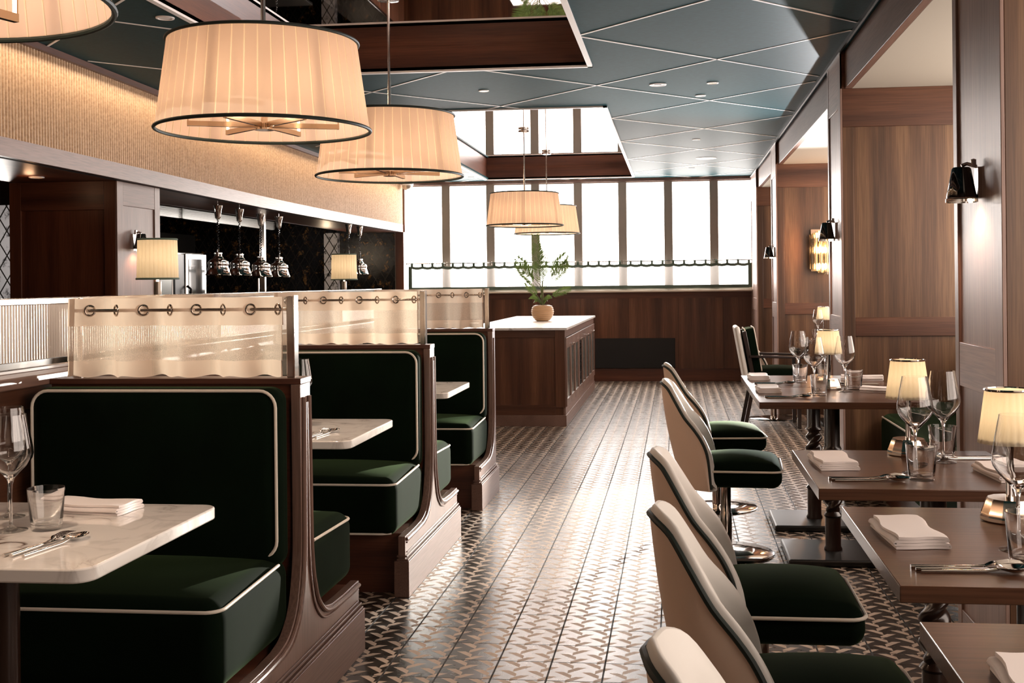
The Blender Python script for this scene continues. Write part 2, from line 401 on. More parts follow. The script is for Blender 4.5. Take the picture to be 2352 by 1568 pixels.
# ------------------------------------------------------------------ shell
CZ = 2.64; XR = .965; YF = 14.78; SZ = 1.985
struct(MB().bx(-8, 2.2, -3, 15.0, -.1, 0), 'floor', M['tiles'], flat=True)
C1 = (-2.40, -.53, .6, 6.98); C2 = (-2.42, -.54, 8.65, 14.48)
mb = MB()
xs = [-8, C1[0], C1[1], 2.2]
for (x0,x1,y0,y1) in ((-8,C1[0],-3,15),(C1[1],2.2,-3,15),(C1[0],C1[1],-3,C1[2]),(C1[0],C1[1],C1[3],C2[2]),(C1[0],C1[1],C2[3],15)):
    mb.bx(x0,x1,y0,y1,CZ,CZ+.02)
struct(mb, 'ceiling', M['teal_panel'], flat=True)
# light metal strips between the ceiling panels (one diagonal lattice, cut around the coffers)
ix = 0
def inside(c, x, y): return c[0]-.01 <= x <= c[1]+.01 and c[2]-.01 <= y <= c[3]+.01
mb = MB()
def strip(sgn, c0):
    # line: x*sgn + y = c0
    pts = []; x = -3.45; run = None; step = .02
    while x <= XR:
        y = c0 - sgn*x
        ok = (0 < y < YF) and not inside(C1,x,y) and not inside(C2,x,y)
        if ok and run is None: run = (x,y)
        if (not ok or x+step > XR) and run is not None:
            mb.bar((run[0],run[1],CZ-.0015), (x-(0 if ok else step), c0-sgn*(x-(0 if ok else step)), CZ-.0015), .014, .003); run = None
        x += step
for k in range(-8, 12):
    strip(1, .26+6.93+1.57*k); strip(-1, -.26+6.93+1.57*k)
struct(mb, 'trim_1', M['white_trim'], flat=True)
n = 2
for i, c in enumerate((C1, C2)):
    x0,x1,y0,y1 = c; h = .15
    mb = MB().bx(x0-.02,x1+.02,y1,y1+.02,CZ,CZ+h); mb.bx(x0-.02,x1+.02,y0-.02,y0,CZ,CZ+h)
    t = struct(mb, 'trim_%d'%n, M['wood_red_x']); n += 1
    mb = MB().bx(x0-.02,x0,y0,y1,CZ,CZ+h).bx(x1,x1+.02,y0,y1,CZ,CZ+h)
    struct(mb, 'trim_%d'%n, M['wood_red_y']); n += 1
    mb = MB()
    for a in ((x0-.03,x0,y0-.03,y1+.03),(x1,x1+.03,y0-.03,y1+.03),(x0-.03,x1+.03,y1,y1+.03),(x0-.03,x1+.03,y0-.03,y0)):
        mb.bx(*a, CZ-.012, CZ+.003)
    struct(mb, 'trim_%d'%n, M['white_trim'], flat=True); n += 1
    o = MB().bx(x0,x1,y0,y1,CZ+h,CZ+h+.01).build('ceiling_mirror', M['mirror'], flat=True)
    tag(o, ('mirror panel set in the near ceiling recess over the booths', 'mirror panel in the far ceiling recess over the marble topped counter')[i], 'mirror')
# outer walls
struct(MB().bx(-8.1,-8,-3,15,0,CZ), 'wall_left', M['dark_void'], flat=True)
struct(MB().bx(-8,2.2,-3.1,-3,0,CZ), 'wall_back', M['wood_z'], flat=True)
# far wall: wainscot, sill, window
XL = -3.62
mb = MB().bx(XL,1.05,YF,YF+.1,0,1.16)
wf = struct(mb, 'wall_far', M['wood_z'], flat=True)
mb = MB().bx(XL,1.0,YF-.012,YF,1.08,1.16)
mb.build('rail', M['wood_red_x'], wf)
mb = MB()
for x in (-3.1,-2.5,-1.9,-1.25,-.62,.02,.6): mb.bx(x,x+.003,YF-.003,YF,.15,1.08)
mb.build('joint', M['dark_void'], wf)
struct(MB().bx(XL,1.0,YF-.03,YF,0,.16), 'baseboard_far', M['wood_red_x'], bevel=.004)
struct(MB().bx(XL,1.02,YF-.10,YF+.05,1.16,1.185), 'trim_%d'%n, M['sill'], bevel=.004); n += 1
o = MB().bx(-1.06,-.02,YF-.02,YF-.004,.17,.56); mb = o
r = mb.build('heater_panel', M['dark_void'], bevel=.004); tag(r, 'low black rectangular heater panel set in the wood wall under the window', 'heater panel')
win = struct(MB().bx(XL-.1,XL+.02,YF-.02,YF+.06,1.185,CZ).bx(.99,1.1,YF-.02,YF+.06,1.185,CZ).bx(XL,1.0,YF-.02,YF+.06,2.585,CZ).bx(XL,1.0,YF-.02,YF+.06,1.185,1.21), 'window_1', M['mullion'])
for x in (-3.022,-2.425,-1.828,-1.265,-.684,-.091,.496):
    MB().bx(x-.055,x+.055,YF-.03,YF+.05,1.2,2.60).build('mullion', M['mullion'], win, bevel=.006)
xs = [XL,-3.022,-2.425,-1.828,-1.265,-.684,-.091,.496,1.0]
for a,b in zip(xs[:-1],xs[1:]):
    MB().bx(a,b,YF+.055,YF+.06,1.19,2.60).build('glass_pane', M['daylight'], win, flat=True)
# light shelf moulding over window
struct(MB().bx(XL,1.0,YF-.06,YF-.02,2.60,2.64), 'trim_%d'%n, M['wood_pink_lit_y']); n += 1

AZ = 2.415
# ------------------------------------------------------------------ right side: fascia, pillars, alcoves
struct(MB().bx(XR+.030,XR+.07,-3,YF,AZ,CZ), 'trim_%d'%n, M['wood_pink_lit_y'], bevel=.003); n += 1
struct(MB().bx(XR-.012,XR,-3,YF,CZ-.025,CZ-.0), 'trim_%d'%n, M['black_metal'], flat=True); n += 1  # black strip standing in for the shadow gap under the ceiling
struct(MB().bx(XR+.07,2.0,-3,YF,AZ,AZ+.02), 'trim_%d'%n, M['plaster'], flat=True); n += 1
XW = 1.95
def pillar(y0, y1, xe=XW, near=True):
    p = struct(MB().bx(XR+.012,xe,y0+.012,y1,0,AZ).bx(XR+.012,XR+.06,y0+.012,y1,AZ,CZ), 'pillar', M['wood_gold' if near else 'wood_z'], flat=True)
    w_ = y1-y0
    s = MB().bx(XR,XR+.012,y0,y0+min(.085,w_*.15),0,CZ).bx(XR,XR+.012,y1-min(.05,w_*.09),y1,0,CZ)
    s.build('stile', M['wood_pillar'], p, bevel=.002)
    for za,zb in ((.93,1.08),(2.31,CZ),(0,.16)): MB().bx(XR+.0015,XR+.012,y0+.085,y1-.05,za,zb).build('rail', M['wood_pillar_lit_y'], p, bevel=.002)
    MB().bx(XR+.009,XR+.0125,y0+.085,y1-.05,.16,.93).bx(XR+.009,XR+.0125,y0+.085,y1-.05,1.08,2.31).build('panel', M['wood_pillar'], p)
    # face towards the bay
    MB().bx(XR+.012,XR+.075,y0,y0+.012,0,2.19).build('stile', M['wood_gold'], p, bevel=.002)
    MB().bx(XR+.012,xe,y0,y0+.012,2.19,AZ).build('rail', M['wood_x'], p, bevel=.002)
    MB().bx(XR+.075,xe,y0,y0+.012,.965,1.075).build('rail', M['wood_x'], p, bevel=.002)
    MB().bx(XR+.001,XR+.06,y0,y0+.012,AZ,CZ).build('top_return', M['wood_x'], p)
    return p
pillar(3.50,4.08); pillar(6.78,7.34); pillar(11.10,11.66); pillar(13.80,YF)
# outer wall of the alcoves with a window in each bay
wr = struct(MB().bx(XW,XW+.1,-3,YF,0,.95).bx(XW,XW+.1,-3,YF,2.36,AZ), 'wall_right', M['wood_z'], flat=True)
for i,(a,b) in enumerate(((-.6,3.5),(4.08,6.78),(7.34,11.1),(11.66,13.8))):
    wn = struct(MB().bx(XW-.01,XW+.05,a,a+.07,.95,2.36).bx(XW-.01,XW+.05,b-.07,b,.95,2.36).bx(XW-.01,XW+.05,(a+b)/2-.03,(a+b)/2+.03,.95,2.36).bx(XW-.01,XW+.05,a,b,.95,1.0), 'window_%d'%(i+2), M['mullion'])
    MB().bx(XW+.05,XW+.055,a,b,.95,2.36).build('glass_pane', M['daylight_side'], wn, flat=True)

# ------------------------------------------------------------------ left side: ribbed bulkhead over the kitchen pass
def bx_(y): # plan curve of the bulkhead
    P = [(-3,-3.28),(3,-3.40),(5.4,-3.47),(7.5,-3.54),(9.5,-3.63),(11.5,-3.66),(YF,-3.60)]
    for (a,xa),(b,xb) in zip(P[:-1],P[1:]):
        if y <= b:
            t = (y-a)/(b-a); return xa+(xb-xa)*t
    return P[-1][1]
def sbx(y): return sum(bx_(y+d) for d in (-.9,-.45,0,.45,.9))/5 if y < YF-.95 else bx_(y)
rib = .030; ny = int((YF-.03-1.0)/rib)
def ribs(u, v):
    t = u*ny; y = 1.0+t*rib; ph = t-math.floor(t); off = .006*abs(sin(PI*t*1.0))
    return (sbx(y)-.004+off, y, 2.085+v*(2.60-2.085))
mb = MB(); R5 = ny*8
mb.grid(lambda u,v: (sbx(1.0+u*ny*rib)-.004+.013*abs(sin(PI*u*ny)), 1.0+u*ny*rib, 2.08+v*.53), R5, 1)
o = struct(mb, 'wall_bulkhead', M['rib'], ang=70)
def follow(mb, dx0, dx1, z0, z1, y0=1.0, y1=YF-.02, n=60):
    for i in range(n):
        a = y0+(y1-y0)*i/n; b = y0+(y1-y0)*(i+1)/n
        xa, xb = sbx(a), sbx(b)
        mb.add([(xa+dx0,a,z0),(xa+dx1,a,z0),(xb+dx1,b,z0),(xb+dx0,b,z0),(xa+dx0,a,z1),(xa+dx1,a,z1),(xb+dx1,b,z1),(xb+dx0,b,z1)],
               [(0,3,2,1),(4,5,6,7),(0,1,5,4),(1,2,6,5),(2,3,7,6),(3,0,4,7)])
    return mb
struct(follow(MB(),-.03,.012,SZ,2.085), 'trim_%d'%n, M['wood_pink_lit_y']); n += 1
struct(follow(MB(),-.03,.035,2.605,2.64), 'trim_%d'%n, M['wood_red_y']); n += 1
struct(follow(MB(),-.06,-.02,SZ,2.64), 'trim_%d'%n, M['dark_void']); n += 1
struct(MB().bx(sbx(YF)-.02,sbx(YF)+.03,YF-.06,YF-.02,SZ,2.64), 'trim_%d'%n, M['wood_red']); n += 1
# soffit and kitchen ceiling
mb = MB(); mb.bx(-8,-4.25,-3,YF,2.30,2.33).bx(-4.27,-4.25,-3,YF,SZ,2.30).bx(-4.25,-3.80,-3,YF,SZ+.001,SZ+.03)
struct(mb, 'ceiling_kitchen', M['wood_red_y'], flat=True)
mb = follow(MB(), -.35, -.02, SZ+.0005, SZ+.02, 1.0, YF)
struct(mb, 'trim_%d'%n, M['wood_red_y'], flat=True); n += 1
struct(MB().bx(-8,XL,YF,YF+.1,0,CZ), 'wall_kitchen', M['black_tile'], flat=True)
struct(MB().bx(-3.70,XL+.03,YF-.06,YF,0,SZ), 'trim_%d'%n, M['wood_red'], flat=True); n += 1
struct(MB().bx(-4.66,-4.48,YF-.12,YF,0,SZ), 'pillar', M['pale_lit_tile'], flat=True)
# kitchen side wall with dark tiles from floor to ceiling
struct(MB().bx(-6.6,-6.5,3,YF,0,SZ), 'wall_kitchen_side', M['dark_void'], flat=True)
struct(MB().bx(-6.5,-5.3,9.0,9.1,0,2.0).bx(-6.5,-5.62,8.7,8.72,.9,1.98), 'wall_tiled', M['pale_lit_tile'], flat=True)
# panelled column
col = struct(MB().bx(-4.32,-3.592,6.96,7.56,0,SZ), 'column', M['wood_red'], flat=True)
MB().bx(-4.32,-4.24,6.948,6.96,0,SZ).bx(-3.67,-3.592,6.948,6.96,0,SZ).build('stile', M['wood_red'], col, bevel=.002)
MB().bx(-4.24,-3.67,6.948,6.96,1.80,SZ).build('rail', M['wood_red_x'], col, bevel=.002)
MB().bx(-3.592,-3.58,6.948,7.03,0,SZ).bx(-3.592,-3.58,7.48,7.56,0,SZ).build('stile', M['wood_pink'], col, bevel=.002)
MB().bx(-3.592,-3.581,7.03,7.48,1.83,SZ).build('rail', M['wood_pink_lit_y'], col, bevel=.002)
MB().bx(-3.592,-3.588,7.03,7.48,0,1.83).build('panel', M['wood_pink'], col)  # lit side of the red column painted in the paler wood

# ------------------------------------------------------------------ kitchen things
o = thing('vent_grille', 'long pale slatted air grille under the kitchen ceiling behind the heat lamps', 'air vent', (-4.82,10.0,1.965))
MB().bx(-.03,0,0,3.2,0,.10).build('backing', M['steel'], o)
mb = MB()
for k in range(7): mb.bx(0,.016,0,3.2,.004+k*.014,.010+k*.014)
mb.build('slat', M['steel'], o)
MB().bx(0,.02,.62,.66,0,.10).build('frame', M['steel'], o); MB().bx(0,.02,0,.03,0,.1).build('frame', M['steel'], o)
ov = thing('oven', 'upright steel combi oven with black glass door and control knobs behind the pass', 'oven', (-4.5,9.92,.85))
MB().bx(-.6,0,-.18,.50,0,.76).build('body', M['steel'], ov, bevel=.008)
MB().bx(0,.03,.03,.49,.04,.75).build('door', M['steel'], ov, bevel=.006)
d = LAST[0]
MB().bx(.03,.034,.09,.44,.10,.70).build('glass_pane', M['gloss_black'], d)
MB().tube([(.034,.05,.1),(.07,.05,.13),(.07,.05,.42),(.034,.05,.45)],.012,8).build('handle', M['black_metal'], d)
MB().bx(0,.02,-.17,.02,.04,.74).build('control_panel', M['black_metal'], ov)
cp = LAST[0]
for k,z in enumerate((.1,.2,.32)):
    MB().lathe([(.001,0),(.03,0),(.026,.02),(.001,.02)],16).build('knob', M['steel'], cp)
    kk = LAST[0]; kk.rotation_euler = (0,PI/2,0); kk.location = (.02,-.07,z)
bc = thing('kitchen_counter', 'steel topped kitchen counter running below the oven', 'counter', (-4.4,8.0,0))
MB().bx(-.75,0,0,5.5,.82,.85).build('worktop', M['steel'], bc, bevel=.003)
MB().bx(-.73,-.04,.02,5.48,0,.82).build('cabinet', M['black_metal'], bc)
ps = thing('post', 'slim brass post standing beside the heat lamps', 'post', (-4.13,11.0,0))
MB().bx(-.025,.025,-.02,.02,.02,2.0).build('pole', M['nickel'], ps)
MB().bx(-.06,.06,-.05,.05,0,.02).build('base_plate', M['gold'], ps)
ps = thing('post', 'thin steel rod rising from the pass below the third heat lamp', 'post', (-4.2,11.05,.85))
MB().tube([(0,0,0),(0,0,.52)],.012,10).build('pole', M['chrome'], ps)
MB().lathe([(.001,0),(.04,0),(.04,.008),(.001,.01)],16).build('base_plate', M['chrome'], ps)
# pass counter below heat lamps
pc = thing('pass_counter', 'long dark serving counter below the row of heat lamps', 'counter', (-3.95,7.6,0))
MB().bx(0,.5,0,6.9,1.02,1.05).build('worktop', M['gloss_black'], pc, bevel=.003)
MB().bx(.04,.46,.02,6.88,0,1.02).build('cabinet', M['wood_z'], pc)
hl = None
HLAB = ['heat lamp hanging closest to the wooden column', 'second heat lamp from the wooden column', 'heat lamp hanging in front of the brass post', 'fourth heat lamp, just past the brass post',
        'heat lamp behind the smaller counter lamp', 'heat lamp hanging closest to the far window']
for i,(y,dz) in enumerate(((8.90,0),(9.36,0),(9.86,-.01),(10.33,-.01),(12.62,.03),(13.08,.03))):
    if hl is None:
        hl = thing('heat_lamp', 'polished chrome bell shaped '+HLAB[0], 'lamp', (-3.72,y,1.385), 0, 'heat lamps over the pass')
        MB().lathe([(.100,0),(.104,.006),(.098,.012),(.078,.075),(.080,.082),(.084,.092),(.080,.112),(.062,.128),(.045,.136),(.038,.15),(.030,.156),(.028,.172),(.033,.176),(.033,.184),(.026,.19),(.001,.19)],36).build('shade', M['chrome'], hl)
        pts = [(.006*cos(k*1.2),.006*sin(k*1.2),.20+k*.0042) for k in range(62)]
        MB().tube([(0,0,.188),(0,0,.215)],.008,8).tube(pts,.0045,5).build('cord', M['gloss_black'], hl)
        MB().lathe([(.010,.455),(.022,.47),(.03,.53),(.038,.565),(.040,.57),(.001,.572)],24).tube([(0,0,.57),(0,0,.605)],.003,6).build('ceiling_cup', M['chrome'], hl)
    else:
        dup(hl, (-3.72,y,1.385+dz), 0, 'polished chrome bell shaped '+HLAB[i])
# ------------------------------------------------------------------ bar behind the booths
lw = thing('low_wall', 'low wood panelled wall with ledge behind the booth seats', 'partition', (-1.98,0,0))
MB().bx(-.10,0,.4,7.7,0,1.00).build('panel', M['wood_y'], lw)
MB().bx(-.14,.05,.4,7.7,1.00,1.035).build('ledge', M['wood_pink_lit_y'], lw, bevel=.004)
MB().bx(0,.012,.4,7.7,.93,1.0).build('rail', M['wood_y'], lw, bevel=.002)
fs = thing('fluted_screen', 'long fluted glass screen with polished rails on the ledge behind the booths', 'glass screen', (-2.05,0.4,1.035))
MB().grid(lambda u,v: (.006+.0045*abs(sin(PI*u*480)), u*7.28, .035+v*.175), 480*4, 1).grid(lambda u,v: (-.004, (1-u)*7.28, .035+v*.175), 1, 1).build('glass_panel', M['screen_glass'], fs, ang=60)
MB().bx(-.012,.02,0,7.28,0,.012).bx(-.008,.014,0,7.28,.012,.035).build('bottom_rail', M['chrome'], fs, bevel=.002)
MB().bx(-.012,.02,0,7.28,.21,.232).build('top_rail', M['chrome'], fs, bevel=.003)
bcn = thing('bar_counter', 'long black topped bar counter behind the fluted glass screen', 'counter', (-2.13,0.4,0))
MB().bx(-.62,0,0,7.28,1.04,1.07).build('worktop', M['gloss_black'], bcn, bevel=.003)
MB().bx(-.58,-.02,.02,7.26,0,1.04).build('cabinet', M['wood_y'], bcn)

# pleated drum shade
def pleats(r0, r1, h, n, depth, m=4, nz=1):
    mb = MB(); K = n*m
    A_ = (0,.88,.90,.98); O_ = (0,0,-1,-1)
    prof = [0, .25, 1, .75] if m == 4 else [0,1]
    def fn(u, v):
        i = int(round(u*K)); d = (i % m)
        off = O_[d]
        a = 2*PI*(i//m+A_[d])/n
        r = r0+(r1-r0)*v + depth*off
        return (r*cos(a), r*sin(a), h*v)
    return mb.grid(fn, K, nz, cu=True)
def soft_pleats(r0, r1, h, n, depth):
    K = n*6
    return MB().grid(lambda u,v: ((r0+(r1-r0)*v+depth*abs(sin(PI*u*n)))*cos(2*PI*u), (r0+(r1-r0)*v+depth*abs(sin(PI*u*n)))*sin(2*PI*u), h*v), K, 1, cu=True)
def ring(r, z, t, n=48): return [(r*cos(2*PI*k/n), r*sin(2*PI*k/n), z) for k in range(n)]
cl = thing('counter_lamp', 'pleated drum shade lamp with glass stem on the bar, beside the wooden column', 'lamp', (-2.22,4.66,1.07), 0, 'shaded lamps on the bar counter')
def counter_lamp(cl):
    soft_pleats(.083,.078,.175,28,.004).build('lamp_shade', M['shade_small'], cl, ang=60)
    sh_ = LAST[0]; sh_.location = (0,0,.26)
    MB().tube(ring(.0865,.003,.003),.0045,6,closed=True).tube(ring(.0805,.172,.003),.0045,6,closed=True).build('trim_band', M['green_trim'], sh_)
    MB().lathe([(.001,0),(.055,0),(.055,.012),(.02,.018),(.018,.03),(.001,.03)],28).build('base', M['chrome'], cl)
    MB().lathe([(.001,.03),(.016,.03),(.016,.25),(.001,.25)],20).build('stem', M['screen_glass'], cl)
    MB().lathe([(.006,.25),(.006,.30),(.016,.31),(.022,.335),(.016,.36),(.001,.368)],16).build('bulb', M['bulb_small'], cl)
counter_lamp(cl)
dup(cl, (-2.22,7.42,1.07), 0, 'smaller looking pleated drum lamp at the far end of the bar')
for y in (4.66,7.42): light('POINT',(-2.22,y,1.42),0.46,(1,.79,.60),.03)

# ------------------------------------------------------------------ booths
def booth(y, sides, label):
    b = thing('dining_booth', label, 'booth seat', (-1.13,y,0), 0, 'green velvet booth seats')
    half = [(.046,1.0),(.044,.60),(.048,.50),(.062,.42),(.09,.345),(.13,.30),(.18,.27),(.25,.255),(.38,.25),(.56,.25)]
    curve = [tuple(p)[:2] for p in smooth_curve([(a,z,0) for a,z in half[1:8]], 24)]
    full = [half[0]]+curve+half[8:]
    poly = []
    if 1 in sides: poly += full+[(.56,.14)]
    else: poly += [(.05,1.0),(.05,.14)]
    neg = [(-a,z) for a,z in full]+[(-.56,.14)]
    poly += list(reversed(neg)) if -1 in sides else [(-.05,.14),(-.05,1.0)]
    lo, hi = (-.56 if -1 in sides else -.05), (.56 if 1 in sides else .05)
    MB().prism([(p[0],p[1]) for p in poly], 'x', -.03, 0).build('end_panel', M['wood_pink'], b, bevel=.002)
    ep = LAST[0]
    mb = MB()
    for s in sides:
        pts = [(.004, s*a, z) for a,z in [(.036,.965)]+curve+[(.38,.25),(.555,.25)]]
        pts = [(p[0], p[1]-s*.012 if p[2] > .4 else p[1]-s*.006, p[2]-(.013 if p[2] < .4 else .005)) for p in pts]
        mb.tube(pts, .0075, 8)
        pts2 = [(.003, s*max(.006, a-.03), z-.028) for a,z in [(.036,.97)]+curve]+[(.003,s*.54,.222)]
        mb.tube(pts2, .004, 6)
    mb.build('edge_moulding', M['wood_pink'], ep)
    MB().bx(-.045,.018,lo-.012,hi+.012,0,.15).build('plinth', M['wood_pink_lit_y'], b, bevel=.002)
    MB().bx(-.035,.014,lo-.008,hi+.008,.150,.158).bx(-.035,.009,lo-.004,hi+.004,.164,.172).bx(-.032,.006,lo+.02,hi-.02,.180,.184).build('plinth_moulding', M['wood_pink_lit_y'], b, bevel=.0015)
    MB().bx(-.80,.002,-.048,.048,1.0,1.018).build('cap_rail', M['wood_red_x'], b, bevel=.002)
    MB().bx(-.80,-.03,-.035,.035,0,1.0).build('partition', M['wood_red_x'], b)
    for s in sides:
        MB().bx(-.80,-.03,*sorted((s*.035,s*.50)),0,.25).build('kickboard', M['wood_red_x'], b)
        y0,y1 = sorted((s*.042,s*.155))
        MB().rbox(-.805,-.032,y0,y1,.46,.997,.045,puff=.012,pax='+y' if s > 0 else '-y').build('backrest', M['velvet'], b)
        bk = LAST[0]
        MB().tube([(p[0], s*.150, p[1]) for p in rrect(-.797,-.040,.50,.990,.05)],.0048,8,closed=True).build('piping', M['piping'], bk)
        y0,y1 = sorted((s*.06,s*.60))
        MB().rbox(-.805,-.030,y0,y1,.252,.490,.052,k=5,puff=.024).build('seat', M['velvet'], b)
        st = LAST[0]
        P = [(-.80,s*.594,.468),(-.10,s*.594,.468)]
        P += [(-.034-.045*(1-sin(a)), s*(.594-.045*(1-cos(a))), .468) for a in [PI/2*k/6 for k in range(1,7)]]
        P += [(-.032, s*.16, .482)]
        Q = [(-.80,s*.586,.264),(-.09,s*.586,.264),(-.055,s*.57,.264)]
        MB().tube(P,.0048,8).tube(Q,.0045,8).build('piping', M['piping'], st)
    return b
booth(3.355,(-1,1),'booth seat facing the nearest marble table, tallest green velvet back with cream piping')
booth(5.165,(-1,1),'middle green velvet double booth seat between the two other booths')
booth(6.95,(-1,),'last green velvet booth seat, standing before the wood island counter')

# screens and curtains on the booth backs
def curtain_set(y, i):
    where = ('nearest booth back', 'middle booth back', 'farthest booth back')[i]
    sc = thing('rail_screen', 'polished metal posts and rod with clear glass on the '+where, 'screen rail', (-1.13,y,1.018), 0, 'screens on the booth backs')
    MB().bx(-.052,-.030,-.016,.016,0,.248).build('post', M['nickel'], sc, bevel=.002)
    MB().bx(-.030,-.026,-.018,.018,0,.250).build('post_edge', M['chrome'], sc)
    MB().lathe([(.001,0),(.02,0),(.02,.006),(.009,.01),(.009,.248),(.001,.25)],20,c=(-.725,0,0)).build('post', M['chrome'], sc)
    MB().tube([(-.725,0,.208),(-.045,0,.208)],.0052,12).build('rod', M['nickel'], sc)
    MB().bx(-.73,-.052,.024,.030,.004,.246).build('glass_panel', M['thin_glass'], sc)
    cu = thing('curtain', 'cream linen curtain with metal eyelets hanging on the '+where, 'curtain', (-1.13,y,1.018), 0, 'linen curtains on the booth backs')
    per = .174; x0, x1 = -.755, -.062
    amp = .024
    def wave(x):
        t = ((x+.695)/per)
        # in front of the rod over part of each period, behind it over the rest
        return amp*cos(2*PI*(t-.27))*(1.0) + .003*sin(9*x+i)
    def yy(x, z):
        k = (1-z/.245); return wave(x)*(1+.5*k)+ .006*k*sin(23*x+2*i)
    def sheet(z0, z1, mat, name, off=0, nz=4):
        mb = MB().grid(lambda u,v: (x0+(x1-x0)*u+.004*sin(40*u+v), yy(x0+(x1-x0)*u, z0+(z1-z0)*v)+off, z0+(z1-z0)*v + (.003*sin(17*u*3+i) if z0 < .01 and v == 0 else 0)), 150, nz)
        return mb.build(name, mat, cu, ang=80)
    sheet(.160,.246,M['linen'],'top_hem'); sheet(.052,.160,M['linen_sheer'],'sheer_panel'); sheet(.003,.052,M['linen'],'bottom_hem')
    # eyelets where the cloth crosses the rod
    for k in range(4):
        for ph in (.02,.52):
            t = k+ph+0.0; x = -.695+per*t
            if x > x1-.01: continue
            sl = (wave(x+.002)-wave(x-.002))/.004; a = math.atan(sl)
            pts = [(x+.0155*cos(q)*cos(a), yy(x,.208)+.0155*cos(q)*sin(a)-.001, .208+.0155*sin(q)) for q in [2*PI*j/24 for j in range(24)]]
            MB().tube(pts,.0036,8,closed=True).build('eyelet', M['nickel'], cu)
for i,y in enumerate((3.355,5.165,6.95)): curtain_set(y, i)

# marble booth tables
bt = None
for i,(yc,lab) in enumerate(((2.455,'marble topped booth table nearest to us, laid with glasses and cutlery'),(4.265,'marble topped booth table between the nearest and middle booth seats'),(6.01,'marble topped booth table in the farthest booth'))):
    if bt is None:
        bt = thing('booth_table', lab, 'table', (-1.165,yc,0), 0, 'marble booth tables')
        MB().prism(rrect(-.735,0,-.33,.33,.045),'z',.710,.740).build('tabletop', M['marble'], bt, bevel=.004)
        MB().lathe([(.001,.02),(.05,.02),(.045,.05),(.03,.07),(.03,.68),(.05,.70),(.05,.71),(.001,.71)],24,c=(-.38,0,0)).build('leg', M['turned_wood'], bt)
        MB().rbox(-.60,-.16,-.2,.2,0,.025,.01).build('base_plate', M['cast_black'], bt)
    else: dup(bt,(-1.165,yc,0),0,lab)

# ------------------------------------------------------------------ dining tables
TZ = .76
def dining_table(x0,x1,y0,y1,lab):
    t = thing('dining_table', lab, 'table', ((x0+x1)/2,(y0+y1)/2,0), 0, 'dark wood dining tables')
    hx,hy = (x1-x0)/2,(y1-y0)/2
    MB().bx(-hx,hx,-hy,hy,TZ-.030,TZ).build('tabletop', M['table_wood'], t, bevel=.002)
    cx = .72-(x0+x1)/2 if x0 < 1 else 0
    # barley twist column
    MB().lathe([(.001,.03),(.042,.03),(.042,.04),(.036,.05),(.036,.185),(.044,.195),(.030,.21),(.024,.215),(.024,.485),(.030,.49),(.044,.505),(.036,.52),(.036,.70),(.05,.715),(.05,.73),(.001,.73)],28,c=(cx,0,0)).build('leg', M['turned_wood'], t)
    lg = LAST[0]
    def tw(u,v):
        a = 2*PI*u; z = .205+v*.29; ph = v*2*PI*2.2; r = .035+.010*cos(2*(a-ph)); e = min(1,v*10,(1-v)*10); r = .028+(r-.028)*e
        return (cx+r*cos(a), r*sin(a), z)
    MB().grid(tw,28,130,cu=True).build('twist', M['turned_wood'], lg)
    MB().rbox(cx-.225,cx+.225,-.215,.215,0,.032,.012,m=1).build('base_plate', M['cast_black'], t)
    return t
dining_table(.36,1.08,5.80,6.50,'dark wood dining table farthest along the row, standing before the second pillar')
dining_table(.36,1.08,5.075,5.785,'dark wood dining table with lamp, second from the far end of the row')
dining_table(.36,.955,2.98,3.66,'dark wood dining table beside the pillar with the nearest wall sconce')
dining_table(.385,1.10,2.045,2.752,'dark wood dining table with large folded napkin, closest but one to us')
dining_table(.375,1.10,1.13,1.836,'dark wood dining table at the bottom corner, closest to us')
dining_table(1.14,1.85,10.05,10.75,'small dark dining table in the alcove under the glowing glass sconce')

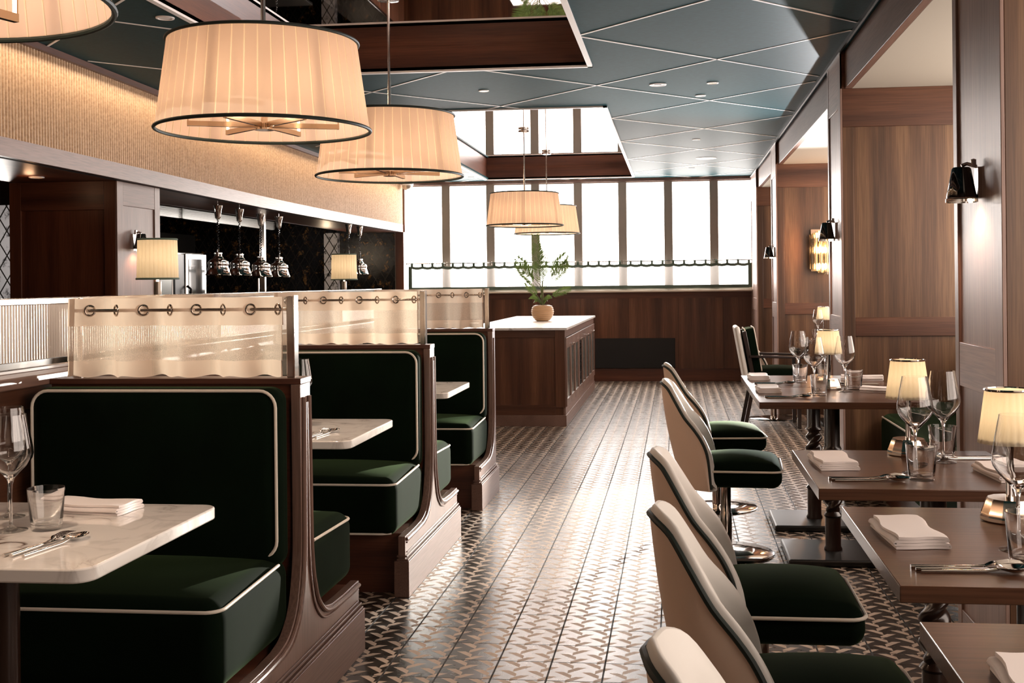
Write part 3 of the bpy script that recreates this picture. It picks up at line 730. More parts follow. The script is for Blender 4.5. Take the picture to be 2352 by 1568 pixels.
# ------------------------------------------------------------------ swivel chairs
def swivel(loc, rz, lab, first=[None]):
    if first[0] is not None: return dup(first[0], loc, rz, lab)
    t = thing('swivel_chair', lab, 'chair', loc, rz, 'swivel chairs along the dining tables'); first[0] = t
    MB().rbox(-.140,.258,-.222,.222,.345,.448,.045,k=5,puff=.040,m=10).build('seat', M['velvet'], t)
    st = LAST[0]
    MB().tube([(x,y,.424) for x,y in rrect(-.143,.261,-.225,.225,.05)],.0050,8,closed=True).build('piping', M['piping'], st)
    rim = smooth_curve([(-.303,0,.812),(-.290,.06,.808),(-.262,.105,.786),(-.225,.150,.727),(-.185,.180,.662),(-.140,.205,.610),(-.105,.225,.560),(-.078,.240,.490),(-.064,.250,.345)], 28)
    bot = smooth_curve([(-.205,0,.335),(-.205,.05,.335),(-.200,.10,.335),(-.182,.15,.335),(-.155,.190,.335),(-.125,.217,.335),(-.100,.234,.335),(-.080,.244,.335),(-.064,.250,.335)], 28)
    def RB(u):
        s = u*2-1; k = abs(s)*28; i = min(int(k),27); f = k-i; r = rim[i].lerp(rim[i+1],f); b = bot[i].lerp(bot[i+1],f)
        if s < 0: r = Vector((r.x,-r.y,r.z)); b = Vector((b.x,-b.y,b.z))
        return r, b
    def inward(p):
        d = Vector((.10-p.x, -p.y, 0)); d.normalize(); return d
    TH = .052
    def outer(u,v):
        r,b = RB(u); p = b.lerp(r,v); q = -inward(p)*(.016*sin(PI*v)); return tuple(p+q)
    def inner(u,v):
        r,b = RB(u); p = b.lerp(r,v); d = inward(p)
        th = TH*(.75+.25*sin(PI*v)); e = 1.0
        if v > .86: e = math.sqrt(max(0,1-((v-.86)/.14)**2))
        return tuple(p+d*th*(.42+.58*e) + Vector((0,0,.018*(1-e) if v>.86 else 0)))
    bshell = MB().grid(outer,56,14).build('back_shell', M['leather_outer'], t, ang=60)
    mb = MB().grid(lambda u,v: inner(1-u,v),56,22)
    # top roll between shell edge and inside
    def roll(u,w_):
        r,b = RB(u); a = Vector(outer(u,1)); c = Vector(inner(u,1)); p = a.lerp(c,w_); p.z += .010*sin(PI*w_); return tuple(p)
    mb.grid(roll,56,5)
    mb.grid(lambda u,w_: tuple(Vector(inner(u,0)).lerp(Vector(outer(u,0)),w_)),56,1)
    mb.build('back_pad', M['leather_inner'], t, ang=70)
    MB().tube([Vector(outer(k/72,1))+Vector((0,0,.001)) for k in range(73)],.0068,8).build('piping', M['dark_piping'], bshell)
    MB().lathe([(.001,.338),(.09,.338),(.09,.35),(.001,.35)],24).build('mounting_plate', M['black_metal'], t)
    MB().lathe([(.001,.012),(.032,.012),(.030,.02),(.028,.03),(.028,.19),(.0245,.195),(.0245,.338),(.001,.338)],28).build('pole', M['nickel'], t)
    MB().lathe([(.001,0),(.222,0),(.228,.004),(.222,.008),(.12,.014),(.03,.020),(.001,.020)],56).build('base', M['chrome'], t)
    return t
swivel((.222,3.20,0), 0,'cream and green swivel chair at the table beside the nearest pillar')
swivel((.225,5.46,0), math.radians(-3),'cream and green swivel chair with its seat fully visible, second farthest of the row')
swivel((.222,6.57,0), math.radians(4),'cream and green swivel chair farthest along the row, behind another like it')
swivel((.242,2.40,0), math.radians(2),'cream and green swivel chair at the table with the large folded napkin')
swivel((.256,1.485,0), math.radians(-2),'cream and green swivel chair cut by the bottom edge, closest to us')
swivel((.90,10.82,0), 0,'small looking swivel chair standing behind the wooden armchair')

# armchair
ac = thing('armchair', 'wooden armchair with cream back shell and thick green cushion, beyond the dining tables', 'armchair', (.86,10.30,0))
for sx,sy in ((-1,-1),(-1,1),(1,-1),(1,1)):
    MB().bar((sx*.20-(.07 if sx < 0 else 0),sy*.22,0),(sx*.20+(0.015 if sx<0 else 0),sy*.22,.42 if sx<0 else .62),.032,.032,up=(1,0,0)).build('leg', M['turned_wood'], ac, bevel=.004)
for sy in (-1,1):
    MB().bar((-.19,sy*.22,.42),(-.27,sy*.22,.85),.03,.035,up=(1,0,0)).build('back_post', M['turned_wood'], ac, bevel=.004)
    MB().bar((-.23,sy*.225,.63),(.24,sy*.225,.62),.045,.022).build('armrest', M['turned_wood'], ac, bevel=.005)
MB().rbox(-.24,.25,-.235,.235,.32,.42,.02).build('seat_frame', M['velvet'], ac)
MB().rbox(-.20,.25,-.205,.205,.42,.51,.035,puff=.03).build('seat_cushion', M['velvet'], ac)
MB().tube([(x,y,.455) for x,y in rrect(-.203,.253,-.208,.208,.05)],.005,6,closed=True).build('piping', M['piping'], LAST[0])
def lean(o, dx): return o
mb = MB().rbox(-.045,.045,-.20,.20,0,.40,.03); k = mb.build('back_cushion', M['velvet'], ac); k.location = (-.155,0,.48); k.rotation_euler = (0,math.radians(-10),0)
MB().tube([(.040,p[0],p[1]) for p in rrect(-.203,.203,-.002,.402,.04)],.005,6,closed=True).tube([(-.040,p[0],p[1]) for p in rrect(-.203,.203,-.002,.402,.04)],.005,6,closed=True).build('piping', M['piping'], k)
mb = MB().rbox(-.022,.022,-.225,.225,0,.50,.02); k = mb.build('back_shell', M['leather_inner'], ac); k.location = (-.245,0,.40); k.rotation_euler = (0,math.radians(-10),0)

# banquettes in the alcoves
bq = None
for i,(a,b_,lab) in enumerate(((4.10,6.76,'green velvet banquette with cream piping in the alcove between the first two pillars'),)):
    t = thing('banquette', lab, 'bench', (1.17,a,0), 0, 'banquettes in the alcoves')
    L_ = b_-a
    MB().bx(.03,.70,0,L_,0,.16).build('plinth', M['wood_red_y'], t)
    nn = 2 if i == 0 else 3
    for k in range(nn):
        MB().rbox(0,.56,L_*k/nn+.004,L_*(k+1)/nn-.004,.16,.52,.05,puff=.02).build('seat', M['velvet'], t)
        st = LAST[0]
        MB().tube([(.012,L_*k/nn+.01,.498),(.006,L_*(k+.5)/nn,.506),(.012,L_*(k+1)/nn-.01,.498)],.005,6).build('piping', M['piping'], st)
    MB().rbox(.56,.70,.004,L_-.004,.16,.93,.05).build('backrest', M['velvet'], t)

# ------------------------------------------------------------------ tableware
def wine_glass():
    o = [(.001,0),(.036,0),(.0365,.0015),(.030,.003),(.012,.007),(.0045,.014),(.0036,.03),(.0034,.08),(.0042,.105),(.008,.120),(.020,.134),(.036,.150),(.0465,.166),(.0495,.178),(.048,.192),(.0425,.225),(.0355,.262),(.0345,.268)]
    i_ = [(.0337,.268),(.0347,.262),(.0417,.225),(.0471,.192),(.0486,.178),(.0456,.167),(.035,.152),(.019,.137),(.007,.126),(.001,.123)]
    return o+i_
def tumbler():
    return [(.001,0),(.031,0),(.033,.002),(.0345,.012),(.0415,.094),(.0418,.097),(.0405,.097),(.0400,.094),(.0325,.014),(.030,.011),(.001,.010)]
def foot(o, h):
    o.data.materials.append(M['glass_foot'])
    for p in o.data.polygons:
        if max(o.data.vertices[v].co.z for v in p.vertices) < h: p.material_index = 1
WG=None; TG=None
def wg(x,y,z,lab):
    global WG
    if WG is None:
        WG = MB().lathe(wine_glass(),36).build('wine_glass', M['glass'], ang=60); foot(WG,.009); WG.location = (x,y,z); tag(WG,lab,'wine glass','wine glasses'); return
    c = WG.copy(); C.objects.link(c); c.location = (x,y,z); c['label'] = lab
def tg(x,y,z,lab):
    global TG
    if TG is None:
        TG = MB().lathe(tumbler(),36).build('tumbler', M['glass'], ang=60); foot(TG,.0125); TG.location = (x,y,z); tag(TG,lab,'tumbler','water tumblers'); return
    c = TG.copy(); C.objects.link(c); c.location = (x,y,z); c['label'] = lab
wg(.655,3.235,TZ,'wine glass in front of the lamp on the table beside the nearest pillar')
wg(.775,3.43,TZ,'wine glass beside the pillar, dark wall seen through it')
wg(.668,2.33,TZ,'largest wine glass, before the lamp on the table with the large napkin')
wg(.645,5.46,TZ,'wine glass before the lamp on the second farthest dining table')
wg(.800,5.55,TZ,'wine glass standing apart, past the lamp on the second farthest dining table')
wg(.640,6.12,TZ,'wine glass nearest the chairs on the farthest dining table')
wg(.79,6.22,TZ,'wine glass half hidden behind the lamp, on the farthest dining table')
wg(1.265,10.40,TZ,'tiny looking wine glass on the alcove table under the glowing sconce')
wg(-1.53,2.455,.74,'wine glass on the nearest marble table, beside the tumbler')
wg(-1.625,2.60,.74,'wine glass on the nearest marble table, cut by the photo edge')
wg(-1.475,4.32,.74,'wine glass peeking over the nearest booth back')
tg(.648,3.125,TZ,'tumbler before the wine glass on the table beside the nearest pillar')
tg(.79,3.51,TZ,'tumbler closest to the pillar with the nearest sconce')
tg(.655,2.225,TZ,'tumbler beside the cutlery on the table with the large napkin')
tg(.656,5.37,TZ,'tumbler next to the napkin side wine glass on the second farthest dining table')
tg(.86,5.66,TZ,'tumbler past the lamp on the second farthest dining table')
tg(.640,6.03,TZ,'tumbler on the farthest dining table, toward the aisle')
tg(.80,6.34,TZ,'tumbler at the back of the farthest dining table')
tg(1.24,10.30,TZ,'tiny looking tumbler on the alcove table under the glowing sconce')
tg(-1.455,2.475,.74,'tumbler beside the folded napkin on the nearest marble table')
tg(-1.40,4.05,.74,'tumbler just visible past the nearest booth back')

def napkin(x,y,z,lab,rz=0,first=[None]):
    if first[0] is not None: return dup(first[0],(x,y,z),rz,lab)
    t = thing('napkin', lab, 'napkin', (x,y,z), rz, 'folded cream napkins'); first[0] = t
    prof = []
    # one long strip folded to and fro, seen from the short side
    W,H = .051,.0062
    pts = []
    for k in range(4):
        s = 1 if k%2 == 0 else -1
        zz = .0034+k*H
        w_ = W-.002*k
        pts += [(-s*w_, zz),( -s*w_*.3, zz+.0006),(s*w_*.4, zz+.0003),(s*(w_+.001), zz+.0006)]
        if k < 3: pts += [(s*(w_+.0035), zz+H*.5)]
    cur = smooth_curve([(a,b,0) for a,b in pts], 110)
    up = []; dn = []
    for i,p in enumerate(cur):
        tn = (cur[min(i+1,110)]-cur[max(i-1,0)]); tn.normalize(); nn = Vector((-tn.y,tn.x,0))
        up.append(p+nn*.0028); dn.append(p-nn*.0028)
    loop = up+list(reversed(dn)); n_ = len(loop)
    mb = MB(); K = 10; vs = []
    for j in range(K+1):
        yy_ = -.108+.216*j/K
        for p in loop: vs.append((p.x+.004*sin(j*.9)*(p.y/.02), yy_+.003*sin(p.x*60), p.y*(1-.10*sin(PI*j/K))))
    fs = [(j*n_+i,j*n_+(i+1)%n_,(j+1)*n_+(i+1)%n_,(j+1)*n_+i) for j in range(K) for i in range(n_)]
    fs += [tuple(range(n_-1,-1,-1)), tuple(K*n_+i for i in range(n_))]
    # end caps as strips
    fs = fs[:-2]
    h = len(up)
    for i in range(h-1):
        a,b2,c2,d2 = i,i+1,n_-2-i,n_-1-i
        fs += [(a,d2,c2,b2),(K*n_+a,K*n_+b2,K*n_+c2,K*n_+d2)]
    mb.add(vs,fs); mb.build('folded_cloth', M['napkin'], t, ang=60)
    return t
napkin(.474,2.43,TZ,'large white folded napkin at the aisle side of the closest but one dining table',math.radians(4))
napkin(.447,3.37,TZ,'folded napkin near the aisle on the table beside the nearest pillar',math.radians(3))
napkin(.437,5.58,TZ,'folded napkin near the aisle on the second farthest dining table',0)
napkin(.44,6.28,TZ,'folded napkin near the aisle on the farthest dining table',0)
napkin(.985,6.22,TZ,'folded napkin toward the alcove on the farthest dining table',math.radians(80))
napkin(.985,5.55,TZ,'folded napkin toward the alcove on the second farthest dining table',math.radians(70))
napkin(.475,1.51,TZ,'folded napkin at the bottom corner on the table closest to us',0)
napkin(.885,3.2,TZ,'folded napkin seen through the big wine glass, next to the pillar',math.radians(5))
napkin(-1.46,2.69,.74,'white folded napkin on the nearest marble table behind the tumbler',math.radians(82))
# cutlery lying along +x
def cutlery():
    sp = []
    def handle(mb, L_, z=.004):
        mb.add([],[])
    # fork
    f = MB(); f.tube([(0,0,.0035),(.05,0,.0035),(.115,0,.0035),(.135,0,.006)],[.0042,.0036,.0028,.0026],8)
    f.grid(lambda u,v: (.133+.028*u, (v-.5)*(.007+.017*min(1,u*1.6)), .006+.006*sin(PI*.5*u)-.0025*(1-(2*v-1)**2)),6,6).grid(lambda u,v: (.133+.028*u, (.5-v)*(.007+.017*min(1,u*1.6)), .0046+.006*sin(PI*.5*u)-.0025*(1-(2*v-1)**2)),6,6)
    for k in range(4):
        y = (k-1.5)*.0065; f.tube([(.158,y,.0108),(.180,y,.014),(.203,y*.95,.012)],[.0018,.0017,.0009],6)
    s_ = MB(); s_.tube([(0,0,.0035),(.05,0,.0035),(.115,0,.0035),(.14,0,.007)],[.0042,.0036,.0028,.0026],8)
    def bowl(off):
        def fn(u,v):
            a = 2*PI*u; rr = v; x = .168+.032*cos(a)*rr; y = .020*sin(a)*rr*(1-.12*cos(a))
            return (x, y, .012+off-.009*(1-rr*rr))
        return fn
    s_.grid(bowl(0),28,6,cu=True).grid(lambda u,v: bowl(-.0014)(1-u,v),28,6,cu=True)
    k_ = MB(); k_.tube([(0,0,.0045),(.05,0,.0045),(.10,0,.0045)],[.0046,.0046,.004],8)
    k_.prism([(.098,-.004),(.12,-.009),(.17,-.0095),(.205,-.004),(.212,.004),(.18,.006),(.12,.005),(.098,.004)],'z',.0035,.0055)
    out = []
    for mb_,nm in ((f,'fork'),(k_,'knife'),(s_,'spoon')):
        o = mb_.build(nm, M['chrome'], ang=50); out.append(o)
    return out
CUT = cutlery(); used = [False]*3
def setting(x,y,z,rz,where,offs=((0,.018,0),(.004,0,0),(.010,-.016,0)),dr=(0,0,0)):
    for i,nm in enumerate(('fork','knife','spoon')):
        src = CUT[i]; o = src if not used[i] else src.copy()
        if used[i]: C.objects.link(o)
        used[i] = True
        dx,dy,_ = offs[i]
        o.location = (x+dx*cos(rz)-dy*sin(rz), y+dx*sin(rz)+dy*cos(rz), z); o.rotation_euler = (0,0,rz+dr[i])
        tag(o, 'polished %s %s'%(nm, where), nm, nm+'s on the tables')
setting(.43,2.155,TZ,math.radians(3),'on the table with the large folded napkin')
setting(.405,3.105,TZ,math.radians(4),'on the table beside the nearest pillar')
setting(.40,5.27,TZ,math.radians(2),'near the aisle on the second farthest dining table')
setting(.40,5.96,TZ,math.radians(2),'near the aisle on the farthest dining table')
setting(.93,3.50,TZ,math.radians(184),'behind the tumbler next to the pillar')
setting(1.02,5.92,TZ,math.radians(180),'toward the alcove on the farthest dining table')
setting(-1.375,2.21,.74,math.radians(84),'lying on the nearest marble table',offs=((0,.022,0),(0,.004,0),(.004,-.022,0)),dr=(-.10,0,-.06))
setting(-1.33,4.00,.74,math.radians(84),'on the marble table beyond the nearest booth back')

# cordless table lamps
tl = None
def table_lamp(x,y,z,lab):
    global tl
    light('POINT',(x,y,z+.235),0.155,(1,.79,.60),.022)
    if tl is not None: return dup(tl,(x,y,z),0,lab)
    tl = thing('table_lamp', lab, 'lamp', (x,y,z), 0, 'small pleated lamps on the dining tables')
    MB().lathe([(.001,0),(.060,0),(.064,.003),(.064,.010),(.060,.014),(.062,.016),(.060,.020),(.050,.046),(.047,.050),(.001,.052)],12).build('base', M['base_metal'], tl, ang=20)
    MB().lathe([(.001,.05),(.0085,.05),(.0085,.18),(.001,.18)],16).build('stem', M['chrome'], tl)
    soft_pleats(.0645,.0485,.118,24,.0022).build('lamp_shade', M['shade_small'], tl, ang=60); s_ = LAST[0]; s_.location = (0,0,.172)
    MB().tube(ring(.0500,.118,0,40),.0030,6,closed=True).build('rim', M['chrome'], s_)
    MB().lathe([(.001,-.001),(.05,-.001),(.060,.004),(.062,.010)],32).lathe([(.061,.010),(.05,.006),(.001,.006)],32).build('diffuser', M['gloss_black'], s_)
    MB().lathe([(.046,.118),(.001,.119)],32).build('top_disc', M['shade_small'], s_)
    MB().lathe([(.001,.01),(.010,.012),(.014,.035),(.010,.055),(.001,.06)],16).build('bulb', M['bulb_small'], s_)
    return tl
table_lamp(.703,3.575,TZ,'small pleated lamp on the table beside the nearest pillar')
table_lamp(.733,2.62,TZ,'small pleated lamp on the table with the large folded napkin')
table_lamp(.742,5.70,TZ,'small pleated lamp on the second farthest dining table')
table_lamp(1.33,10.52,TZ,'small pleated lamp on the alcove table under the glowing sconce')

# ------------------------------------------------------------------ wall lamps
def sconce(loc, rz, lab, first=[None]):
    d = Matrix.Rotation(rz,3,'Z') @ Vector((-.058,0,-.065))
    light('SPOT',(loc[0]+d.x,loc[1]+d.y,loc[2]+d.z),4.0,(1,.58,.38),.02,rot=(0,0,0),spot_size=2.6,spot_blend=.6)
    if first[0] is not None: return dup(first[0],loc,rz,lab)
    t = thing('wall_sconce', lab, 'wall lamp', loc, rz, 'black metal sconces'); first[0] = t
    MB().bx(-.012,0,-.022,.022,-.05,.05).tube([(-.01,0,.052),(-.04,0,.062),(-.058,0,.055)],.006,8).lathe([(.001,.05),(.008,.05),(.009,.075),(.001,.078)],12,c=(-.02,0,0)).build('bracket', M['chrome_soft'], t)
    MB().lathe([(.046,-.050),(.047,-.045),(.030,.045),(.026,.050),(.001,.052)],32,c=(-.058,0,0)).lathe([(.028,.044),(.044,-.050)],32,c=(-.058,0,0)).build('lamp_shade', M['gloss_black'], t)
    MB().lathe([(.046,-.062),(.050,-.062),(.050,-.050),(.046,-.048)],32,c=(-.058,0,0)).build('rim', M['crystal'], t)
    MB().lathe([(.001,-.040),(.04,-.040)],24,c=(-.058,0,0)).build('diffuser', M['spot_face'], t)
sconce((XR+.009,3.77,1.605),0,'black cone shaped sconce on the nearest pillar')
sconce((XR+.009,7.05,1.595),0,'black cone shaped sconce on the second pillar, before the glowing glass lamp')
sconce((XR+.009,11.38,1.575),0,'black cone shaped sconce on the third pillar')
sconce((-3.59,7.18,1.60),PI,'dark sconce on the wooden column, half hidden by the bar lamp')
# glass tube wall light
gl = thing('glass_wall_light', 'glowing amber glass tube wall light on the third pillar', 'wall lamp', (1.42,11.10,1.58))
MB().bx(-.13,.13,-.02,0,-.2,.2).build('back_plate', M['gold'], gl)
for k in range(7):
    a = -1.2+2.4*k/6; x = .135*sin(a); y = -.03-.075*cos(a); top = .20-.03*abs(k-3)*.6; bt_ = -.235+.018*abs(k-3)
    MB().lathe([(.024,bt_),(.026,bt_+.01),(.026,top-.01),(.024,top),(.021,top),(.021,bt_)],12,c=(x,y,0)).build('glass_tube', M['crystal'], gl)
for z in (-.15,0,.14):
    MB().lathe([(.001,-.03),(.016,-.02),(.02,0),(.016,.02),(.001,.03)],12,c=(0,-.045,z)).lathe([(.001,-.03),(.016,-.02),(.02,0),(.016,.02),(.001,.03)],12,c=(-.06,-.04,z)).build('bulb', M['bulb_hot'], gl)
light('POINT',(1.38,10.91,1.60),9,(1,.42,.17),.04)

# ------------------------------------------------------------------ pendants
pn = None
PZ = 1.855; PXX = -1.465
PL = ['largest pendant shade cut by the top corner, showing its bulbs from below','big pleated drum pendant hanging over the second booth table','pleated drum pendant over the farthest booth, partly behind a bigger one','pleated drum pendant over the marble topped island, before the window','pleated drum pendant farthest away, mostly hidden over the palm plant']
for i,y in enumerate((2.02,3.93,5.73,10.98,12.90)):
    if pn is None:
        pn = thing('pendant_lamp', PL[0], 'pendant lamp', (PXX,y,PZ), 0, 'pleated drum pendants')
        sh_ = pleats(.375,.332,.315,50,.0015).build('lamp_shade', M['shade'], pn, ang=20)
        sh_.data.materials.append(M['shade_gap'])
        for pl_ in sh_.data.polygons: pl_.material_index = 0 if pl_.index%4 == 0 else 1
        MB().tube(ring(.377,.002,0,72),.0065,8,closed=True).tube(ring(.336,.315,0,72),.0058,8,closed=True).build('trim_band', M['dark_piping'], sh_)
        fr = MB(); 
        for k in range(6):
            a = PI/3*k+.25; c_,s_ = cos(a),sin(a)
            fr.bar((.02*c_,.02*s_,.020),(.265*c_,.265*s_,.020),.014,.018); fr.bar((.262*c_,.262*s_,.011),(.262*c_,.262*s_,.17),.004,.012,up=(-s_,c_,0)); 
            fr.bar((.18*c_,.18*s_,.168),(.28*c_,.28*s_,.168),.012,.005)
        fr.lathe([(.001,.002),(.035,.002),(.035,.008),(.012,.012),(.012,.06),(.001,.06)],24)
        fr.build('frame', M['frame_metal'], pn, flat=True)
        for k in range(6):
            a = PI/3*k+.25
            MB().lathe([(.001,.124),(.008,.127),(.008,.165),(.001,.165)],12,c=(.20*cos(a),.20*sin(a),0)).build('bulb', M['bulb'], pn)
        MB().tube([(0,0,.05),(0,0,.932)],.0065,12).tube([(0,0,.33),(0,0,.50)],.009,12).build('rod', M['chrome_soft'], pn)
        MB().lathe([(.001,.905),(.02,.905),(.055,.910),(.055,.932),(.001,.934)],28).build('ceiling_cup', M['chrome_soft'], pn)
    else: dup(pn,(PXX,y,PZ),.12*i,PL[i])
    for k in range(6):
        a = PI/3*k+.25+.12*i
        light('POINT',(PXX+.20*cos(a),y+.20*sin(a),PZ+.098),.98,(1,.74,.55),.015)

# ------------------------------------------------------------------ island counter
iw = thing('island_counter', 'long wood island cabinet with white marble top and glazed doors', 'cabinet', (-1.465,10.15,0))
X0,X1,LY = -.465,.465,3.56
MB().bx(X0-.015,X1+.02,-.02,LY+.02,.868,.890).build('worktop', M['marble_honed'], iw, bevel=.002)
MB().bx(X0,X1-.02,0.012,LY,.0,.868).build('body', M['wood_z'], iw)
MB().bx(X1-.09,X1,0,.012,.17,.868).bx(X0,X0+.07,0,.012,.17,.868).build('stile', M['wood_z'], iw, bevel=.002)
MB().bx(X0+.07,X1-.09,.001,.012,.80,.868).build('rail', M['wood_x'], iw, bevel=.002)
MB().bx(X0+.07,X1-.09,.001,.012,.10,.19).build('rail', M['wood_x'], iw, bevel=.002)
MB().bx(X0-.005,X1+.008,-.008,LY,.0,.10).build('plinth', M['wood_pink_lit_y'], iw, bevel=.002)
MB().bx(X1-.02,X1,.0125,LY,.80,.868).bx(X1-.02,X1,.0125,LY,.10,.17).build('side_rail', M['wood_pink_lit_y'], iw, bevel=.002)
dn = 8
for k in range(dn):
    a = .03+(LY-.06)*k/dn; b_ = .03+(LY-.06)*(k+1)/dn-.006
    MB().bx(X1-.01,X1+.012,a,a+.05,.175,.795).bx(X1-.01,X1+.012,b_-.05,b_,.175,.795).bx(X1-.01,X1+.012,a+.05,b_-.05,.70,.795).bx(X1-.01,X1+.012,a+.05,b_-.05,.175,.24).build('door', M['wood_pink'], iw, bevel=.002)
    dd = LAST[0]
    if k == 3:
        mb = MB()
        for q in range(26): mb.bx(X1-.008,X1+.006,a+.05,b_-.05,.245+q*.0175,.253+q*.0175)
        mb.build('louvre', M['black_metal'], dd)
    else: MB().bx(X1-.008,X1+.002,a+.05,b_-.05,.24,.70).build('glass_pane', M['antique_glass'], dd)
    yk = b_-.025 if k%2 == 0 else a+.025
    MB().lathe([(.001,0),(.006,.004),(.006,.018),(.014,.024),(.014,.032),(.001,.036)],14).build('knob', M['chrome'], dd)
    kk = LAST[0]; kk.rotation_euler = (0,PI/2,0); kk.location = (X1+.012,yk,.72)

# potted palm
pp = thing('potted_palm', 'small palm in a ribbed tan pot on the marble topped island', 'potted plant', (-1.41,11.92,.890))
prof = [(.001,0),(.058,0)]
for k in range(60):
    t = k/59; r = .060+.056*sin(PI*min(1,(t*1.0+.04))**.9*.78) - (.022 if t > .93 else 0)*((t-.93)/.07)
    prof.append((r+.006*abs(sin(PI*t*8)), .004+t*.165))
prof += [(prof[-1][0]-.012,.169),(prof[-1][0]-.02,.14),(.001,.14)]
MB().lathe(prof,48).build('pot', M['pot'], pp, ang=50)
MB().lathe([(.08,.150),(.05,.156),(.001,.158)],24).build('soil', M['soil'], pp)
def frond(tip, base, n_, ll, bend, droop, seed, w=.009):
    random.seed(seed); P0 = Vector(base); P2 = Vector(tip); mid = (P0+P2)/2+Vector((0,0,bend)); mb = MB(); sp = []
    for i in range(25):
        t = i/24; sp.append(P0*(1-t)**2+mid*2*t*(1-t)+P2*t*t)
    mb.tube(sp,[.0035*(1-.75*i/24) for i in range(25)],6)
    for i in range(n_):
        t = .38+.62*i/(n_-1); q = P0*(1-t)**2+mid*2*t*(1-t)+P2*t*t; tg_ = ((mid-P0)*(1-t)+(P2-mid)*t).normalized()
        side = tg_.cross(Vector((0,-1,0.25))).normalized(); L_ = ll*(.55+.45*sin(PI*min(1,(t-.38)/.62*.9+.12)))*random.uniform(.85,1.12)
        for s in (-1,1):
            d = (tg_*.75+side*s*.85+Vector((0,random.uniform(-.35,.35),-droop))).normalized(); nrm = d.cross(Vector((.2,-1,.3))).normalized()
            a = q; b = q+d*L_*.45+Vector((0,0,-.004)); c = q+d*L_+Vector((0,0,-droop*.03))
            mb.add([a-nrm*.002,a+nrm*.002,b+nrm*w*.5,c,b-nrm*w*.5],[(0,1,2,3,4)])
    return mb
bs = (0,0,.155)
FR = [((-.07,0,.90),bs,30,.13,.0,.05,1),((-.045,.02,.80),bs,24,.12,.02,.05,11),((-.26,-.02,.665),(-.01,0,.36),24,.115,.02,.15,2),((-.245,.03,.58),(-.005,0,.33),24,.12,-.01,.1,3),((.255,0,.70),(.01,0,.34),26,.13,.03,.15,4),((.265,-.04,.61),(.01,0,.33),24,.125,.02,.2,5),
      ((-.17,0,.41),(0,0,.18),18,.07,.03,.15,6),((.29,0,.345),(0,0,.19),18,.07,.05,.2,7),((.03,-.06,.72),(0,0,.3),20,.11,.02,.1,8)]
for f in FR: frond(*f).build('frond', M['leaf'], pp, flat=True)
MB().tube([(0,0,.15),(-.004,0,.3),(.0,0,.42)],[.009,.007,.005],8).tube([(.012,.004,.15),(.008,0,.3),(.004,0,.38)],[.006,.005,.004],8).build('stem', M['stalk'], pp)
def broad(tip, w):
    P0 = Vector((0,0,.16)); T = Vector(tip); mb = MB()
    return mb.grid(lambda u,v: tuple(P0.lerp(T,u)+Vector((0,0,.05*sin(PI*u)))+Vector((0,-.25,1)).normalized()*((v-.5)*w*sin(PI*min(1,u*.93+.07))**.8)+Vector((0,.012*abs(v-.5)*2,0))),10,4)
for tip,w_ in (((-.15,-.02,.235),.05),((-.10,.02,.19),.045),((.11,-.03,.24),.055),((.06,-.05,.21),.05),((-.02,-.06,.25),.05)): broad(tip,w_).build('leaf', M['leaf'], pp)

# ------------------------------------------------------------------ cafe curtain at the window
cr = thing('curtain_rod', 'thin metal rod carrying the cafe curtain across the far window', 'curtain rod', (-1.27,YF-.09,1.562))
MB().tube([(-2.26,0,0),(2.27,0,0)],.008,10).build('rod', M['chrome_soft'], cr)
MB().lathe([(.001,-.012),(.014,-.008),(.016,0),(.014,.008),(.001,.012)],12,c=(-2.27,0,0)).lathe([(.001,-.012),(.014,-.008),(.016,0),(.014,.008),(.001,.012)],12,c=(2.28,0,0)).build('end_cap', M['chrome_soft'], cr)
for x in (-1.75,-1.15,-.55,.58,1.18,1.76): MB().bx(x-.012,x+.012,.006,.06,-.03,.02).build('bracket', M['mullion'], cr)
cc = thing('cafe_curtain', 'white sheer cafe curtain with green borders across the far window', 'curtain', (-1.27,YF-.09,0))
def cy(x): return .012*sin(x*21)+.008*sin(x*9+1)
def csheet(x0,x1,z0,z1,mat,name,nu=300,off=0.0,wob=0.0):
    return MB().grid(lambda u,v: (x0+(x1-x0)*u, cy(x0+(x1-x0)*u)+off, z0+(z1-z0)*v+wob*abs(sin((x0+(x1-x0)*u)*PI/.1375))*(-1)),nu,1).build(name, mat, cc, ang=80)
csheet(-2.21,2.20,1.245,1.505,M['cafe_sheer'],'sheer_panel')
csheet(-2.23,2.22,1.494,1.530,M['green_trim'],'top_border',off=-.003,wob=.012)
csheet(-2.22,2.20,1.205,1.248,M['green_trim'],'bottom_border',off=-.003)
csheet(-2.25,-2.20,1.21,1.525,M['green_trim'],'side_border',4,-.002); csheet(2.19,2.235,1.21,1.525,M['green_trim'],'side_border',4,-.002)
for k in range(33):
    x = -2.2+.1375*k; mb = MB(); mb.grid(lambda u,v: (x-.014+.028*u, cy(x)*(1-v)-.012*sin(PI*v)-.003, 1.515+.058*v),2,6)
    mb.grid(lambda u,v: (x+.014-.028*u, cy(x)*(1-v)+.012*sin(PI*v)-.003, 1.515+.058*v),2,6)
    mb.build('tab', M['green_trim'], cc)

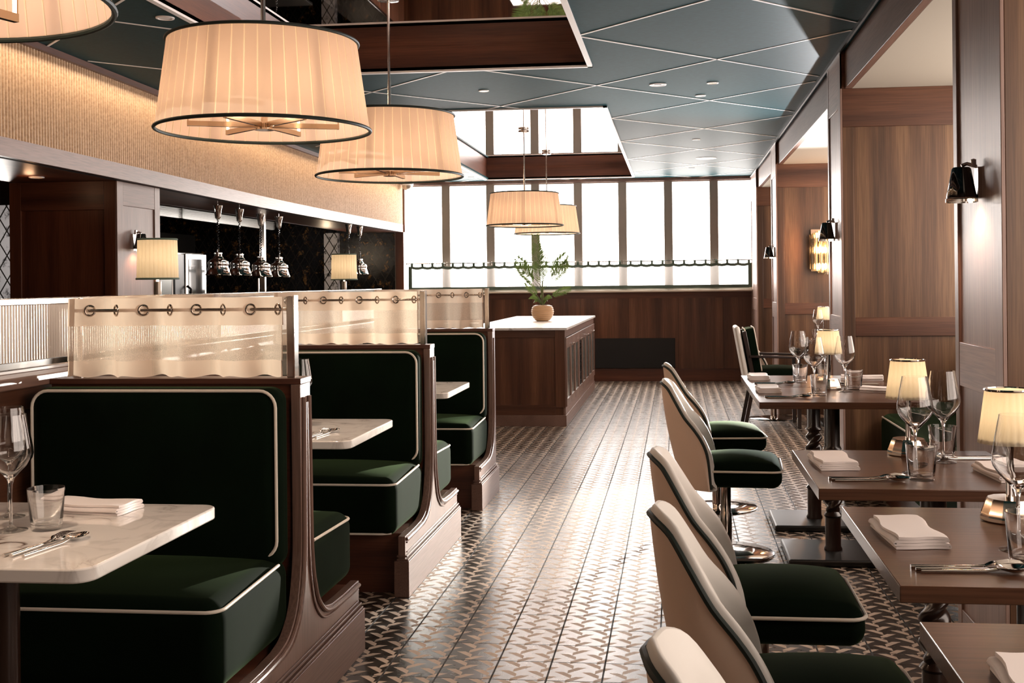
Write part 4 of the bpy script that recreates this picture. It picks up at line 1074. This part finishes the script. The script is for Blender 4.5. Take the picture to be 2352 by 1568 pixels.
# ------------------------------------------------------------------ ceiling fittings
def disc(name,x,y,z,r,lab,cat,mat2=None,slot=False):
    t = thing(name, lab, cat, (x,y,z-.0))
    MB().lathe([(r*.75,-.001),(r*.78,-.006),(r,-.005),(r*1.02,0),(r*.7,0)],36).build('rim', M['white_trim'], t)
    MB().lathe([(.001,-.004),(r*.77,-.004),(r*.77,-.001),(.001,-.001)],36).build('face', mat2 or M['white_trim'], t)
    if slot: MB().bx(-r*.4,r*.4,-r*.3,r*.3,-.006,-.002).build('slot', M['black_metal'], t)
disc('downlight',-1.318,7.79,CZ,.036,'small round downlight between the two ceiling recesses','downlight',M['spot_face'])
disc('ceiling_sensor',-.109,7.755,CZ,.058,'round white ceiling sensor with a dark slot','ceiling sensor',None,True)
disc('downlight',.261,7.75,CZ,.04,'round downlight with warm centre beside the slotted sensor','downlight',M['gold'])
disc('smoke_detector',.19,8.265,CZ,.038,'small plain white disc just past the warm centred downlight','smoke detector')
disc('smoke_detector',.204,10.83,CZ,.038,'small plain white disc midway along the teal ceiling','smoke detector')
disc('ceiling_speaker',.342,12.5,CZ,.112,'wide round ceiling speaker near the far window','speaker')
disc('smoke_detector',.20,13.585,CZ,.038,'small white disc closest to the far window','smoke detector')
disc('downlight',-2.567,14.15,CZ,.04,'downlight in the corner between the recess and far window','downlight')
disc('downlight',-2.52,5.40,CZ,.045,'downlight beside the near recess, above the ribbed wall','downlight')
disc('downlight',-3.94,6.63,SZ+.001,.045,'tiny downlight in the dark soffit before the wooden column','downlight',M['gold'])
dc = thing('security_camera', 'white dome security camera at the end of the ribbed wall', 'camera', (-3.50,14.60,2.60))
MB().lathe([(.08,.04),(.08,0),(.072,-.01)],32).build('housing', M['white_trim'], dc)
MB().lathe([(.072,-.01),(.062,-.045),(.035,-.068),(.001,-.075)],32).build('dome', M['screen_glass'], dc)

# ------------------------------------------------------------------ lights of the place and added fills
# low sun coming in through the window of the third bay, between the pillars
sx, sy_, sz = 1.80, 10.75, 1.02
d = Vector((-1.25,4.6,.30))-Vector((sx,sy_,sz))
so = light('SPOT',(sx,sy_,sz),3200,(1,.93,.82),.05,spot_size=math.radians(21),spot_blend=.5)
so.rotation_euler = d.to_track_quat('-Z','Y').to_euler()
d2 = Vector((-.3,5.8,2.64))-Vector((sx,sy_,sz))
so2 = light('SPOT',(sx,sy_,sz),850,(.95,.97,1.0),.04,spot_size=math.radians(75),spot_blend=.7)
so2.rotation_euler = d2.to_track_quat('-Z','Y').to_euler()
# added spot below each pendant hub, brightening the tabletop under it
for y in (2.02,3.93,5.73,10.98,12.90):
    light('SPOT',(PXX,y,PZ-.01),22 if y < 10 else 10,(1,.76,.57),.03,rot=(0,0,0),spot_size=math.radians(82),spot_blend=.7)
# warm strip washing the ribbed bulkhead from the cornice
for (a,b_) in ((1.2,5.0),(5.0,9.2),(9.2,14.4)):
    L_ = b_-a; xm = (sbx(a)+sbx(b_))/2
    l = light('AREA',(xm+.10,(a+b_)/2,2.585),L_*2.7,(1,.76,.54),.02,shape='RECTANGLE',size_y=L_)
    l.data.size = .03; l.rotation_euler = (0,math.radians(-8),math.atan2(-(sbx(b_)-sbx(a)),L_))
# soffit downlight, then two added fill points brightening the kitchen tiles
light('POINT',(-3.94,6.55,1.93),0.3,(1,.55,.3),.03)
light('POINT',(-4.35,13.8,1.7),3.5,(1,.75,.5),.05)
light('POINT',(-5.2,8.2,1.6),11,(1,.92,.85),.08)
